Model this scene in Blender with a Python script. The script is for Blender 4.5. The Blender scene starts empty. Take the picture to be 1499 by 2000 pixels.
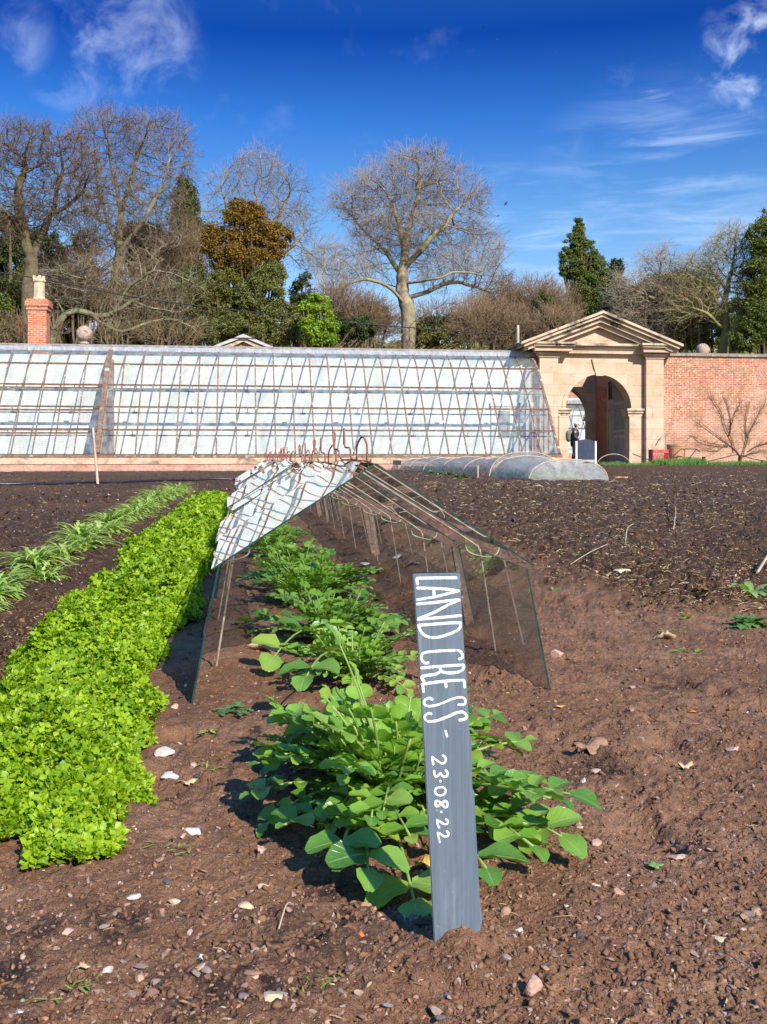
import bpy, math, random
import numpy as np
from mathutils import Vector, Matrix

C = bpy.context.scene
COL = C.collection
PI = math.pi
# ------------------------------------------------------------------ camera
FPX, CX, HY, HC = 1950.0, 749.5, 882.0, 0.40     # focal length in photo pixels, centre, horizon row, eye height
YAW = math.atan(274.5 / FPX)
cy_, sy_ = math.cos(YAW), math.sin(YAW)
cam = bpy.data.cameras.new('camera'); camo = bpy.data.objects.new('camera', cam); COL.objects.link(camo)
camo.location = (0, 0, HC); camo.rotation_euler = (PI / 2, 0, -YAW)
cam.sensor_fit = 'VERTICAL'; cam.sensor_height = 36; cam.lens = 36 * FPX / 2000
cam.shift_y = -(1000 - HY) / 2000
cam.clip_start = 0.05; cam.clip_end = 3000
C.camera = camo
# ------------------------------------------------------------------ light
SUN_AZ, SUN_EL = math.radians(22), math.radians(36)      # to the right, behind the camera
sdir = Vector((math.sin(SUN_AZ) * math.cos(SUN_EL), -math.cos(SUN_AZ) * math.cos(SUN_EL), math.sin(SUN_EL)))
sl = bpy.data.lights.new('sun', 'SUN'); sl.energy = 4.6; sl.angle = math.radians(.53); sl.color = (1, .95, .86)
so = bpy.data.objects.new('sun', sl); COL.objects.link(so); so.rotation_euler = sdir.to_track_quat('Z', 'Y').to_euler()
C.view_settings.view_transform = 'Standard'; C.view_settings.look = 'None'
C.view_settings.exposure = 0.74; C.view_settings.gamma = 1
C.cycles.transparent_max_bounces = 48; C.cycles.max_bounces = 10
C.cycles.glossy_bounces = 4; C.cycles.transmission_bounces = 6; C.cycles.diffuse_bounces = 4
try:
    C.cycles.use_denoising = True
except Exception: pass


class NT:
    """small helper round a node tree"""
    def __init__(s, tree):
        s.t = tree; tree.nodes.clear()
    def n(s, typ, props=None, **ins):
        nd = s.t.nodes.new(typ)
        for k, v in (props or {}).items(): setattr(nd, k, v)
        for k, v in ins.items():
            key = int(k[1:]) if k[0] == 'i' and k[1:].isdigit() else k.replace('_', ' ')
            sock = nd.inputs[key]
            if isinstance(v, bpy.types.NodeSocket): s.t.links.new(v, sock)
            elif isinstance(v, bpy.types.Node): s.t.links.new(v.outputs[0], sock)
            else:
                if hasattr(sock.default_value, '__len__') and hasattr(v, '__len__') and len(sock.default_value) == 4 and len(v) == 3: v = (*v, 1)
                sock.default_value = v
        return nd
    def ramp(s, fac, stops, interp='LINEAR'):
        nd = s.t.nodes.new('ShaderNodeValToRGB'); s.t.links.new(fac if isinstance(fac, bpy.types.NodeSocket) else fac.outputs[0], nd.inputs[0])
        r = nd.color_ramp; r.interpolation = interp
        while len(r.elements) < len(stops): r.elements.new(.5)
        for e, (p, c) in zip(r.elements, stops):
            e.position = p; e.color = (*c, 1) if hasattr(c, '__len__') else (c, c, c, 1)
        return nd
    def math(s, op, a, b=0.0, c=None, clamp=False):
        k = {'i0': a, 'i1': b}
        if c is not None: k['i2'] = c
        return s.n('ShaderNodeMath', {'operation': op, 'use_clamp': clamp}, **k)
    def mix(s, fac, a, b, blend='MIX'):
        return s.n('ShaderNodeMix', {'data_type': 'RGBA', 'blend_type': blend}, i0=fac, i6=a, i7=b).outputs[2]
    def noise(s, vec, scale, detail=4, rough=.55, dist=0):
        k = dict(Scale=scale, Detail=detail, Roughness=rough, Distortion=dist)
        if vec is not None: k['Vector'] = vec
        return s.n('ShaderNodeTexNoise', None, **k)
    def vscale(s, vec, sc):
        return s.n('ShaderNodeMapping', None, Vector=vec, Scale=sc)
    def obj(s): return s.n('ShaderNodeTexCoord').outputs['Object']
    def pos(s): return s.n('ShaderNodeNewGeometry').outputs['Position']

# ------------------------------------------------------------------ sky
w = bpy.data.worlds.new('World'); C.world = w; w.use_nodes = True
t = NT(w.node_tree)
sky = t.n('ShaderNodeTexSky', {'sky_type': 'NISHITA', 'sun_disc': False, 'sun_elevation': SUN_EL, 'sun_rotation': PI - SUN_AZ,
                               'altitude': 600, 'air_density': 1.0, 'dust_density': .15, 'ozone_density': 3.0})
sat = t.n('ShaderNodeHueSaturation', None, Hue=.505, Saturation=1.30, Value=1.0, Color=sky)
gen = t.n('ShaderNodeTexCoord').outputs['Generated']
zz = t.n('ShaderNodeSeparateXYZ', None, Vector=gen).outputs[2]        # polarised deepening of the blue; unseen sky overhead brightened as added fill light
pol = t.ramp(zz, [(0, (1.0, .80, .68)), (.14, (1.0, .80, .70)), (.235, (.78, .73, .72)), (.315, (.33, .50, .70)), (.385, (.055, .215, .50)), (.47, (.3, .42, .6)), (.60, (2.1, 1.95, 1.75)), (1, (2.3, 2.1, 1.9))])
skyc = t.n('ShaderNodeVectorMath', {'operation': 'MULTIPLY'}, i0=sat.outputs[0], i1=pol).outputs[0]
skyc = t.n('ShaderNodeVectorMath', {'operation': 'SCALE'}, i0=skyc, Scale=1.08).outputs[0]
def dirpx(px, py):
    u, v = (px - CX) / FPX, (HY - py) / FPX
    return Vector((u * cy_ + sy_, -u * sy_ + cy_, v)).normalized()
def patch(px, py, r0, r1):           # soft-edged part of the sky round one direction
    d = t.n('ShaderNodeVectorMath', {'operation': 'DOT_PRODUCT'}, i0=gen, i1=tuple(dirpx(px, py)))
    return t.n('ShaderNodeMapRange', {'interpolation_type': 'SMOOTHSTEP'}, Value=d.outputs['Value'], i1=math.cos(r1), i2=math.cos(r0), i3=0., i4=1.)
def wisps(sc, scale, lo, hi, detail=7, rot=(0, 0, 0), dist=.4):
    m = t.n('ShaderNodeMapping', None, Vector=gen, Scale=sc, Rotation=rot)
    n_ = t.noise(m, scale, detail, .6, dist)
    return t.n('ShaderNodeMapRange', {'interpolation_type': 'SMOOTHSTEP'}, Value=n_, i1=lo, i2=hi, i3=0., i4=1.)
cl = None
for (px, py, r0, r1, kw, amt) in [
        (255, 75, .0, .075, dict(sc=(1, 1, 1.0), scale=15, lo=.44, hi=.84), .44),
        (145, 100, .0, .060, dict(sc=(1, 1, 1.3), scale=18, lo=.44, hi=.84), .40),
        (230, 5, .006, .060, dict(sc=(1, 1, 1.2), scale=14, lo=.42, hi=.78), .24),
        (-10, 50, .0, .055, dict(sc=(1, 1, 1.2), scale=13, lo=.46, hi=.80), .35),
        (1492, 100, .0, .066, dict(sc=(1, 1, 1.3), scale=24, lo=.43, hi=.84), .66),
        (1350, 262, .01, .085, dict(sc=(1, 1, 9), scale=7, lo=.52, hi=.76, rot=(0, .16, 0)), .26),
        (1290, 460, .02, .16, dict(sc=(1, 1, 7), scale=6, lo=.42, hi=.78, rot=(0, .16, 0)), .30),
        (1020, 480, .02, .10, dict(sc=(1, 1, 7), scale=7, lo=.45, hi=.75, rot=(0, .10, 0)), .30),
        (800, 200, .1, .30, dict(sc=(1.3, 1, 1.6), scale=9, lo=.56, hi=.92, rot=(0, -.5, 0)), .14)]:
    a_ = t.math('MULTIPLY', patch(px, py, r0, r1), wisps(**kw)); a_ = t.math('MULTIPLY', a_, amt)
    cl = a_ if cl is None else t.math('MAXIMUM', cl, a_)
skyc = t.mix(cl.outputs[0], skyc, (6.0, 6.9, 8.2))
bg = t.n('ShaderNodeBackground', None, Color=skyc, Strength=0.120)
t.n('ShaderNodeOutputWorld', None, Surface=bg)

# ------------------------------------------------------------------ geometry helpers
def ray(px, py):
    u, v = (px - CX) / FPX, (HY - py) / FPX
    return (u * cy_ + sy_, -u * sy_ + cy_, v)
def at(px, py, Y):                   # the point seen at a photo pixel, on the plane y = Y
    d = ray(px, py); k = Y / d[1]
    return Vector((d[0] * k, Y, HC + d[2] * k))
def at_x(px, py, X):
    d = ray(px, py); k = X / d[0]
    return Vector((X, d[1] * k, HC + d[2] * k))
def atg(px, py, dz=0.0):             # the point seen at a photo pixel, on the ground
    d = ray(px, py); Y = 1.0
    for _ in range(30):
        k = (float(macro(np.array([d[0] / d[1] * Y]), np.array([Y]))[0]) + dz - HC) / d[2]
        Y = .5 * Y + .5 * d[1] * k
    return Vector((d[0] * k, d[1] * k, HC + d[2] * k))

def _h(ix, iy, s):
    n = (ix.astype(np.int64) * 374761393 + iy.astype(np.int64) * 668265263 + s * 1274126177) & 0xffffffff
    n = ((n ^ (n >> 13)) * 1274126177) & 0xffffffff
    n = ((n ^ (n >> 15)) * 2246822519) & 0xffffffff
    return ((n ^ (n >> 16)) & 0xffffff) / float(0xffffff)
def vn(x, y, s=0):
    ix, iy = np.floor(x), np.floor(y); fx, fy = x - ix, y - iy
    fx = fx * fx * fx * (fx * (fx * 6 - 15) + 10); fy = fy * fy * fy * (fy * (fy * 6 - 15) + 10)
    a, b, c, d = _h(ix, iy, s), _h(ix + 1, iy, s), _h(ix, iy + 1, s), _h(ix + 1, iy + 1, s)
    return (a + (b - a) * fx + (c - a) * fy + (a - b - c + d) * fx * fy) * 2 - 1
def fbm(x, y, s=0, o=4, g=.5):
    r = 0; a = 1; tot = 0
    for i in range(o):
        xr, yr = x * .8 + y * .6, -x * .6 + y * .8
        r = r + a * vn(xr, yr, s + i * 17); tot += a; a *= g; x, y = xr * 2.03 + 7.1, yr * 2.03 - 3.7
    return r / tot

def sst(a, b, v):
    q = np.clip((v - a) / (b - a), 0, 1); return q * q * (3 - 2 * q)
def macro(x, y):                     # the lie of the land without its crumbs
    return -0.0075 * np.minimum(y, 42) + .14 * sst(28, 34, y) * sst(10.0, 12.0, x)
def xb(y): return np.interp(y, [2.2, 3.2, 4.7, 7, 12, 20, 40], [1.17, 1.02, 1.10, 1.22, 1.5, 2.0, 4.0])
def mulch_r(x, y):
    j = .10 * fbm(x * 3, y * 3, 51, 4) + .04 * fbm(x * 14, y * 14, 52, 3)
    return sst(-.06, .16, x + 1.5 * j - xb(y)) * sst(-.1, .3, y + 2.2 * j - 2.3)
def mulch_l(x, y):
    j = .05 * fbm(x * 4, y * 4, 61, 4)
    a = sst(0, .08, -.34 + j - x) * sst(0, .15, y - 1.05)
    b = sst(0, .6, y + 4 * j - 9.8) * sst(0, .4, 2.6 - x)
    return np.maximum(a, b)
def ground(x, y):
    x = np.asarray(x, float); y = np.asarray(y, float)
    mr, ml = mulch_r(x, y), mulch_l(x, y); m = np.maximum(mr, ml)
    z = macro(x, y)
    fade = np.clip(5.0 / np.maximum(y, 5.0), .25, 1)
    rough = .55 + .45 * sst(-.3, .35, fbm(x * 2.2, y * 2.2, 5, 3)) + .35 * sst(.25, .5, x)
    rough = rough * .92
    b = .011 * fbm(x * 2.6, y * 2.6, 1, 3) + rough * (.0075 * fbm(x * 11, y * 11, 2, 3) + .0085 * (fbm(x * 34, y * 34, 3, 3)) + .0045 * (.5 - np.abs(fbm(x * 62, y * 62, 14, 2))) + .0042 * (.5 - np.abs(fbm(x * 120, y * 120, 4, 2))))
    q = sst(.35, .62, fbm(x * 7.3, y * 7.3, 9, 2)) * (rough > .7)
    b = b - .016 * q
    b = b + .013 * np.exp(-((x - .172) / .045) ** 2 - ((y - .785) / .035) ** 2)
    # soil drawn up against the glass
    b = b + .022 * np.exp(-((x - .475) / .05) ** 2) * sst(1.5, 1.9, y) * (y < 9.5) + .012 * np.exp(-((x + .03) / .05) ** 2) * sst(1.5, 1.9, y) * (y < 9.5)
    mu = .020 * fbm(x * 3.1, y * 3.1, 21, 3) + .026 * fbm(x * 9, y * 9, 22, 3) + .017 * fbm(x * 27, y * 27, 23, 3) + .008 * fbm(x * 80, y * 80, 24, 2)
    edge = np.exp(-((x - xb(y) - .12) / .16) ** 2)
    z = z + b * (1 - m) + m * (mu * (.9 + .5 * edge)) + mr * .030 + ml * .004
    # a far wall edge: keep it calm there
    return macro(x, y) + (z - macro(x, y)) * np.where(y > 34, np.clip((38 - y) / 4, .15, 1), 1)

class MB:
    """collects numpy pieces and links them as one mesh object"""
    def __init__(s): s.V = []; s.F = []; s.A = []; s.n = 0; s.hasA = False
    def add(s, V, F, mi=0, att=None):
        V = np.asarray(V, float).reshape(-1, 3); F = np.asarray(F, int)
        s.V.append(V); s.F.append((F + s.n, mi)); s.n += len(V)
        if att is not None: s.hasA = True
        s.A.append(np.zeros((len(V), 3)) if att is None else np.asarray(att, float).reshape(-1, 3))
        return s
    def box(s, a, b, mi=0, jit=0):
        x0, y0, z0 = [min(p, q) for p, q in zip(a, b)]; x1, y1, z1 = [max(p, q) for p, q in zip(a, b)]
        V = [(x0, y0, z0), (x1, y0, z0), (x1, y1, z0), (x0, y1, z0), (x0, y0, z1), (x1, y0, z1), (x1, y1, z1), (x0, y1, z1)]
        s.add(V, [(0, 3, 2, 1), (4, 5, 6, 7), (0, 1, 5, 4), (1, 2, 6, 5), (2, 3, 7, 6), (3, 0, 4, 7)], mi); return s
    def obox(s, c, ax, ay, az, mi=0):     # box from centre and three half axis vectors
        c, ax, ay, az = [np.array(q, float) for q in (c, ax, ay, az)]
        V = [c + i * ax + j * ay + k * az for k in (-1, 1) for i, j in ((-1, -1), (1, -1), (1, 1), (-1, 1))]
        s.add(V, [(0, 3, 2, 1), (4, 5, 6, 7), (0, 1, 5, 4), (1, 2, 6, 5), (2, 3, 7, 6), (3, 0, 4, 7)], mi); return s
    def prism(s, poly, y0, y1, mi=0):     # polygon in (x, z), pushed from y0 to y1
        n = len(poly)
        V = [(p[0], y0, p[1]) for p in poly] + [(p[0], y1, p[1]) for p in poly]
        s.add(V, np.zeros((0, 4), int), mi); b = s.n - 2 * n
        s.F.append((np.array([[b + i for i in range(n)]]), mi)); s.F.append((np.array([[b + n + i for i in reversed(range(n))]]), mi))
        s.F.append((np.array([(b + i, b + n + i, b + n + (i + 1) % n, b + (i + 1) % n) for i in range(n)]), mi)); return s
    def prism_x(s, poly, x0, x1, mi=0):   # polygon in (y, z), pushed along x
        n = len(poly)
        V = [(x0, p[0], p[1]) for p in poly] + [(x1, p[0], p[1]) for p in poly]
        s.add(V, np.zeros((0, 4), int), mi); b = s.n - 2 * n
        s.F.append((np.array([[b + i for i in range(n)]]), mi)); s.F.append((np.array([[b + n + i for i in reversed(range(n))]]), mi))
        s.F.append((np.array([(b + i, b + n + i, b + n + (i + 1) % n, b + (i + 1) % n) for i in range(n)]), mi)); return s
    def tube(s, P, r, k=6, mi=0, cap=True, flat=None):
        P = np.asarray(P, float); n = len(P); r = np.broadcast_to(np.asarray(r, float), (n,))
        T = np.gradient(P, axis=0); T /= np.maximum(np.linalg.norm(T, axis=1, keepdims=True), 1e-9)
        up = np.array([0, 0, 1.]) if flat is None else np.asarray(flat[0], float)
        N = np.cross(T, up); bad = np.linalg.norm(N, axis=1) < 1e-3; N[bad] = np.cross(T[bad], [1., .2, 0])
        if flat is None:
            for i in range(1, n):
                v = N[i - 1] - T[i] * np.dot(N[i - 1], T[i]); l = np.linalg.norm(v)
                if l > 1e-6: N[i] = v / l
                else: N[i] /= np.linalg.norm(N[i])
            N[0] /= max(np.linalg.norm(N[0]), 1e-9)
        else: N /= np.linalg.norm(N, axis=1, keepdims=True)
        B = np.cross(N, T); f = 1 if flat is None else flat[1]
        a = np.arange(k) * 2 * PI / k
        V = P[:, None] + r[:, None, None] * (np.cos(a)[None, :, None] * N[:, None] + f * np.sin(a)[None, :, None] * B[:, None])
        i = np.arange(n - 1)[:, None] * k; j = np.arange(k)[None]; j2 = (j + 1) % k
        F = np.stack([i + j, i + j2, i + k + j2, i + k + j], -1).reshape(-1, 4)
        s.add(V.reshape(-1, 3), F, mi)
        if cap:
            b = s.n - n * k
            s.F.append((np.array([[b + q for q in reversed(range(k))]]), mi)); s.F.append((np.array([[b + (n - 1) * k + q for q in range(k)]]), mi))
        return s
    def lathe(s, prof, c=(0, 0, 0), k=24, mi=0):   # profile of (radius, z)
        n = len(prof); a = np.arange(k) * 2 * PI / k
        V = np.array([[(c[0] + r * math.cos(q), c[1] + r * math.sin(q), c[2] + z) for q in a] for r, z in prof]).reshape(-1, 3)
        i = np.arange(n - 1)[:, None] * k; j = np.arange(k)[None]; j2 = (j + 1) % k
        s.add(V, np.stack([i + j, i + j2, i + k + j2, i + k + j], -1).reshape(-1, 4), mi); return s
    def build(s, name, mat, parent=None, smooth=False, loc=None):
        me = bpy.data.meshes.new(name)
        V = np.concatenate(s.V) if s.V else np.zeros((0, 3))
        if loc is not None: V = V - np.asarray(loc, float)
        fs = [(F, mi) for F, mi in s.F if len(F)] or [(np.zeros((0, 3), int), 0)]
        cnt = np.concatenate([np.full(len(F), F.shape[1]) for F, _ in fs]); lv = np.concatenate([F.reshape(-1) for F, _ in fs])
        mis = np.concatenate([np.full(len(F), mi) for F, mi in fs])
        me.vertices.add(len(V)); me.vertices.foreach_set('co', V.reshape(-1).astype(np.float32))
        me.loops.add(len(lv)); me.loops.foreach_set('vertex_index', lv.astype(np.int32))
        me.polygons.add(len(cnt)); st = np.cumsum(cnt) - cnt
        me.polygons.foreach_set('loop_start', st.astype(np.int32)); me.polygons.foreach_set('loop_total', cnt.astype(np.int32))
        me.polygons.foreach_set('material_index', mis.astype(np.int32))
        me.polygons.foreach_set('use_smooth', np.full(len(cnt), bool(smooth)))
        me.update(calc_edges=True); me.validate()
        if s.hasA:
            A = me.attributes.new('lv', 'FLOAT_VECTOR', 'POINT'); A.data.foreach_set('vector', np.concatenate(s.A).reshape(-1).astype(np.float32))
        for m in (mat if isinstance(mat, (list, tuple)) else [mat]): me.materials.append(m)
        o = bpy.data.objects.new(name, me); COL.objects.link(o)
        if parent is not None: o.parent = parent
        if loc is not None: o.location = loc
        return o

def tag(o, label=None, cat=None, group=None, kind=None):
    if label: o['label'] = label
    if cat: o['category'] = cat
    if group: o['group'] = group
    if kind: o['kind'] = kind
    return o
def thing(name, loc, label, cat, group=None, rz=0):
    o = bpy.data.objects.new(name, None); COL.objects.link(o); o.location = loc; o.rotation_euler = (0, 0, rz); o.empty_display_size = .1
    return tag(o, label, cat, group)
def dup(o, parent=None, **kw):
    c = o.copy(); COL.objects.link(c)
    if parent is not None: c.parent = parent
    for ch in list(o.children): dup(ch, c)
    for k, v in kw.items(): c[k] = v
    return c
def frames(nrm, spin):
    nrm = nrm / np.maximum(np.linalg.norm(nrm, axis=1, keepdims=True), 1e-9)
    ref = np.where(np.abs(nrm[:, 2:3]) < .95, np.array([[0, 0, 1.]]), np.array([[1., 0, 0]]))
    a = np.cross(ref, nrm); a /= np.linalg.norm(a, axis=1, keepdims=True); b = np.cross(nrm, a)
    c, s_ = np.cos(spin)[:, None], np.sin(spin)[:, None]
    return np.stack([a * c + b * s_, -a * s_ + b * c, nrm], axis=2)      # columns x, y, z
def scatter(mb, tV, tF, pos, R, sc, mi=0, att=None):
    tV = np.asarray(tV, float); tF = np.asarray(tF, int); n = len(pos)
    sc = np.asarray(sc, float); sc = sc.reshape(-1, 1, 1) if sc.ndim < 2 else sc[:, None, :]
    V = np.einsum('nij,nkj->nki', R, tV[None] * sc) + pos[:, None, :]
    F = tF[None] + (np.arange(n) * len(tV))[:, None, None]
    mb.add(V.reshape(-1, 3), F.reshape(-1, tF.shape[1]), mi, None if att is None else np.tile(att, (n, 1)))
def ico(sub=0):
    import bmesh
    bm = bmesh.new(); bmesh.ops.create_icosphere(bm, subdivisions=sub + 1, radius=1)
    V = np.array([v.co[:] for v in bm.verts]); F = np.array([[v.index for v in f.verts] for f in bm.faces]); bm.free(); return V, F
ICO0, ICO1, ICO2 = ico(0), ico(1), ico(2)
def smooth_path(P, n=6):
    P = np.asarray(P, float); out = []
    for i in range(len(P) - 1):
        p0 = P[max(i - 1, 0)]; p1 = P[i]; p2 = P[i + 1]; p3 = P[min(i + 2, len(P) - 1)]
        for q in range(n):
            t_ = q / n; out.append(.5 * (2 * p1 + (p2 - p0) * t_ + (2 * p0 - 5 * p1 + 4 * p2 - p3) * t_ ** 2 + (-p0 + 3 * p1 - 3 * p2 + p3) * t_ ** 3))
    out.append(P[-1]); return np.array(out)
# ------------------------------------------------------------------ materials
def newmat(name):
    m = bpy.data.materials.new(name); m.use_nodes = True; return m, NT(m.node_tree)
def out(t, sh, disp=None):
    t.n('ShaderNodeOutputMaterial', None, Surface=sh)
def bump(t, h, strength=.5, dist=.01, nrm=None):
    k = dict(Height=h, Strength=strength, Distance=dist)
    if nrm is not None: k['Normal'] = nrm
    return t.n('ShaderNodeBump', None, **k)
def pri(t, col, rough=.7, spec=.4, nrm=None, metal=0., **kw):
    k = dict(Base_Color=col, Roughness=rough, Metallic=metal, Specular_IOR_Level=spec)
    if nrm is not None: k['Normal'] = nrm
    k.update(kw); return t.n('ShaderNodeBsdfPrincipled', None, **k)
def worn(name, c1, c2, scale=8, rough=.75, bs=.3, bd=.01, bscale=40, c3=None, lo=.38, hi=.66, metal=0, spec=.35, stretch=(1, 1, 1), s3=3, t3=.6):
    m, t = newmat(name); p = t.vscale(t.obj(), stretch)
    n1 = t.noise(p, scale, 6, .6); col = t.ramp(n1, [(lo, c1), (hi, c2)]).outputs[0]
    if c3 is not None:
        n3 = t.noise(p, s3, 5, .65, .4); f = t.ramp(n3, [(t3, 0.), (t3 + .12, 1.)]).outputs[0]; col = t.mix(f, col, c3)
    nb = t.noise(t.obj(), bscale, 5, .6)
    out(t, pri(t, col, rough, spec, bump(t, nb, bs, bd), metal)); return m

def leafmat(name, cols, rough=.45, trans=.35, spec=.45, veins=False, nscale=30, wax=.0):
    m, t = newmat(name)
    g = t.n('ShaderNodeNewGeometry'); r = g.outputs['Random Per Island']
    k = len(cols); col = t.ramp(r, [(i / (k - 1), c) for i, c in enumerate(cols)]).outputs[0]
    n1 = t.noise(t.obj(), nscale, 3, .6); col = t.mix(.28, col, t.ramp(n1, [(.3, .25), (.7, 1.0)]).outputs[0], 'MULTIPLY')
    nb = t.noise(t.obj(), nscale * 4, 3, .6).outputs[0]; bs = .25
    if veins:
        a = t.n('ShaderNodeAttribute', {'attribute_name': 'lv'}); sx = t.n('ShaderNodeSeparateXYZ', None, Vector=a.outputs['Vector'])
        av = t.math('ABSOLUTE', sx.outputs[1])
        mid = t.n('ShaderNodeMapRange', {'interpolation_type': 'SMOOTHSTEP'}, Value=av, i1=.02, i2=.10, i3=1., i4=0.)
        sw = t.math('SUBTRACT', sx.outputs[0], t.math('MULTIPLY', av, .45)); fr = t.math('FRACT', t.math('MULTIPLY', sw, 5.5))
        fr = t.math('ABSOLUTE', t.math('SUBTRACT', fr, .5))
        sv = t.n('ShaderNodeMapRange', None, Value=fr, i1=0., i2=.10, i3=1., i4=0.)
        vf = t.math('MAXIMUM', mid, t.math('MULTIPLY', sv, .45)); vf2 = t.math('MULTIPLY', vf, .6)
        col = t.mix(vf2.outputs[0], col, (.30, .42, .14)); nb = t.math('SUBTRACT', nb, t.math('MULTIPLY', vf, .8)).outputs[0]; bs = .35
    b = bump(t, nb, bs, .002)
    d = pri(t, col, rough, spec, b)
    tc = t.mix(1.0, col, (1.25, 1.2, .35), 'MULTIPLY')
    tr = t.n('ShaderNodeBsdfTranslucent', None, Color=tc)
    out(t, t.n('ShaderNodeMixShader', None, i0=trans, i1=d, i2=tr)); return m

def glassmat(name, tint, dirt=.03, dirtcol=(.6, .62, .6), refl=1.5, wav=.02, wscale=8, rough=0.0, streak=False, wdist=.02, det=2):
    m, t = newmat(name); p = t.obj()
    nb = t.noise(p, wscale, det, .5); b = bump(t, nb, wav, wdist)
    lw = t.n('ShaderNodeLayerWeight', None, Blend=.5, Normal=b)          # facing, the same from both sides of the pane
    fr = t.math('POWER', lw.outputs['Facing'], 5.)
    fr = t.math('MULTIPLY_ADD', fr, .96, .04); fr = t.math('MULTIPLY', fr, refl, clamp=True)
    tr = t.n('ShaderNodeBsdfTransparent', None, Color=tint); gl = t.n('ShaderNodeBsdfGlossy', None, Color=(.95, .97, .98), Roughness=rough, Normal=b)
    g = t.n('ShaderNodeMixShader', None, i0=fr, i1=tr, i2=gl)
    n1 = t.noise(t.vscale(p, (2.2, 2.2, .35) if streak else (1, 1, 1)), 2 if streak else 7, 5, .6)
    f = t.n('ShaderNodeMapRange', None, Value=n1, i1=.40, i2=.80, i3=dirt * .35, i4=dirt * 3.2)
    if streak:
        n2 = t.noise(t.vscale(p, (1.2, 1, .5)), 1.1, 6, .7, .6); sp = t.n('ShaderNodeMapRange', None, Value=n2, i1=.50, i2=.72, i3=0., i4=dirt * 2.6)
        f = t.math('ADD', f, sp, clamp=True)
    df = t.n('ShaderNodeBsdfDiffuse', None, Color=dirtcol)
    out(t, t.n('ShaderNodeMixShader', None, i0=f, i1=g, i2=df)); return m

def brickmat(name, c1, c2, mortar, bw=.225, bh=.075, ms=.010, patch_=None, wear=.5, axis='xz', off=.5, dark=(.10, .06, .05)):
    m, t = newmat(name); p = t.obj(); sx = t.n('ShaderNodeSeparateXYZ', None, Vector=p)
    hz = t.math('ADD', sx.outputs[0], sx.outputs[1])      # walls run along x or y: the other one is constant
    v = t.n('ShaderNodeCombineXYZ', None, X=hz, Y=sx.outputs[2], Z=0.)
    wob = t.noise(p, 9, 2, .5); wv = t.n('ShaderNodeVectorMath', {'operation': 'SCALE'}, i0=wob.outputs['Color'], Scale=.012)
    v = t.n('ShaderNodeVectorMath', {'operation': 'ADD'}, i0=v, i1=wv)
    br = t.n('ShaderNodeTexBrick', {'offset': off, 'offset_frequency': 2, 'squash_frequency': 2}, Vector=v, Color1=c1, Color2=c2, Mortar=mortar,
             Scale=1., Mortar_Size=ms, Mortar_Smooth=.25, Bias=0., Brick_Width=bw, Row_Height=bh)
    col = br.outputs[0]
    n1 = t.noise(p, 5, 6, .7, .3); col = t.mix(t.ramp(n1, [(.40, 0.), (.62, .5)]).outputs[0], col, dark)
    if patch_ is not None:
        n2 = t.noise(p, .9, 7, .72, .5); hf = t.n('ShaderNodeMapRange', None, Value=sx.outputs[2], i1=0., i2=4.4, i3=.13, i4=-.10)
        q = t.math('ADD', n2, hf); col = t.mix(t.ramp(q, [(.47, 0.), (.62, wear)]).outputs[0], col, patch_)
        n3 = t.noise(p, 14, 4, .7); q3 = t.math('MULTIPLY', t.ramp(n3, [(.52, 0.), (.60, 1.)]).outputs[0], t.ramp(t.noise(p, .6, 4, .6), [(.42, .15), (.60, .75)]).outputs[0])
        col = t.mix(q3.outputs[0], col, patch_)
    hgt = t.math('ADD', t.math('MULTIPLY', br.outputs[1], -1.), t.math('MULTIPLY', t.noise(p, 60, 4, .7), .6))
    out(t, pri(t, col, .88, .2, bump(t, hgt, .7, .012))); return m

M = {}
def soil_mat():
    m, t = newmat('garden_soil'); p = t.pos()
    a = t.n('ShaderNodeAttribute', {'attribute_name': 'lv'}); sx = t.n('ShaderNodeSeparateXYZ', None, Vector=a.outputs['Vector'])
    n1 = t.noise(p, 3.2, 6, .62, .2); n2 = t.noise(p, 40, 5, .7); n3 = t.noise(p, 190, 3, .7); n4 = t.noise(p, 1.1, 5, .6, .5)
    br = t.ramp(n1, [(.30, (.160, .078, .040)), (.5, (.240, .122, .068)), (.72, (.33, .182, .108))]).outputs[0]
    br = t.mix(t.ramp(n2, [(.33, .60), (.62, 0.)]).outputs[0], br, (.085, .044, .024))
    br = t.mix(t.ramp(n3, [(.58, 0.), (.68, .50)]).outputs[0], br, (.36, .225, .155))
    br = t.mix(t.ramp(n4, [(.60, 0.), (.72, .30)]).outputs[0], br, (.10, .085, .030))     # a thin green film
    br = t.mix(t.ramp(t.noise(p, 5.5, 5, .75, .8), [(.625, 0.), (.66, .85)]).outputs[0], br, (.035, .022, .018))
    mu = t.ramp(t.noise(p, 22, 6, .75), [(.32, (.026, .014, .008)), (.52, (.072, .037, .020)), (.66, (.16, .086, .046))]).outputs[0]
    mu = t.mix(t.ramp(t.noise(p, 110, 3, .8), [(.60, 0.), (.66, .75)]).outputs[0], mu, (.34, .24, .13))
    far = t.ramp(n4, [(.35, (.095, .045, .022)), (.6, (.17, .084, .042))]).outputs[0]
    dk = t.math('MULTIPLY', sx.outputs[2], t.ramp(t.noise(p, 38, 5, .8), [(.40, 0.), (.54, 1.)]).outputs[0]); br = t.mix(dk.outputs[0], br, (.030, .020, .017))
    col = t.mix(sx.outputs[0], br, mu); col = t.mix(sx.outputs[1], col, t.mix(.5, mu, far))
    b = bump(t, t.noise(p, 55, 6, .7), .9, .012); b = bump(t, n3, .8, .005, b)
    rg = t.ramp(t.noise(p, 2.0, 4, .6), [(.35, .55), (.65, .85)]).outputs[0]
    out(t, pri(t, col, rg, .12, b)); return m
M['soil'] = soil_mat()
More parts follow.
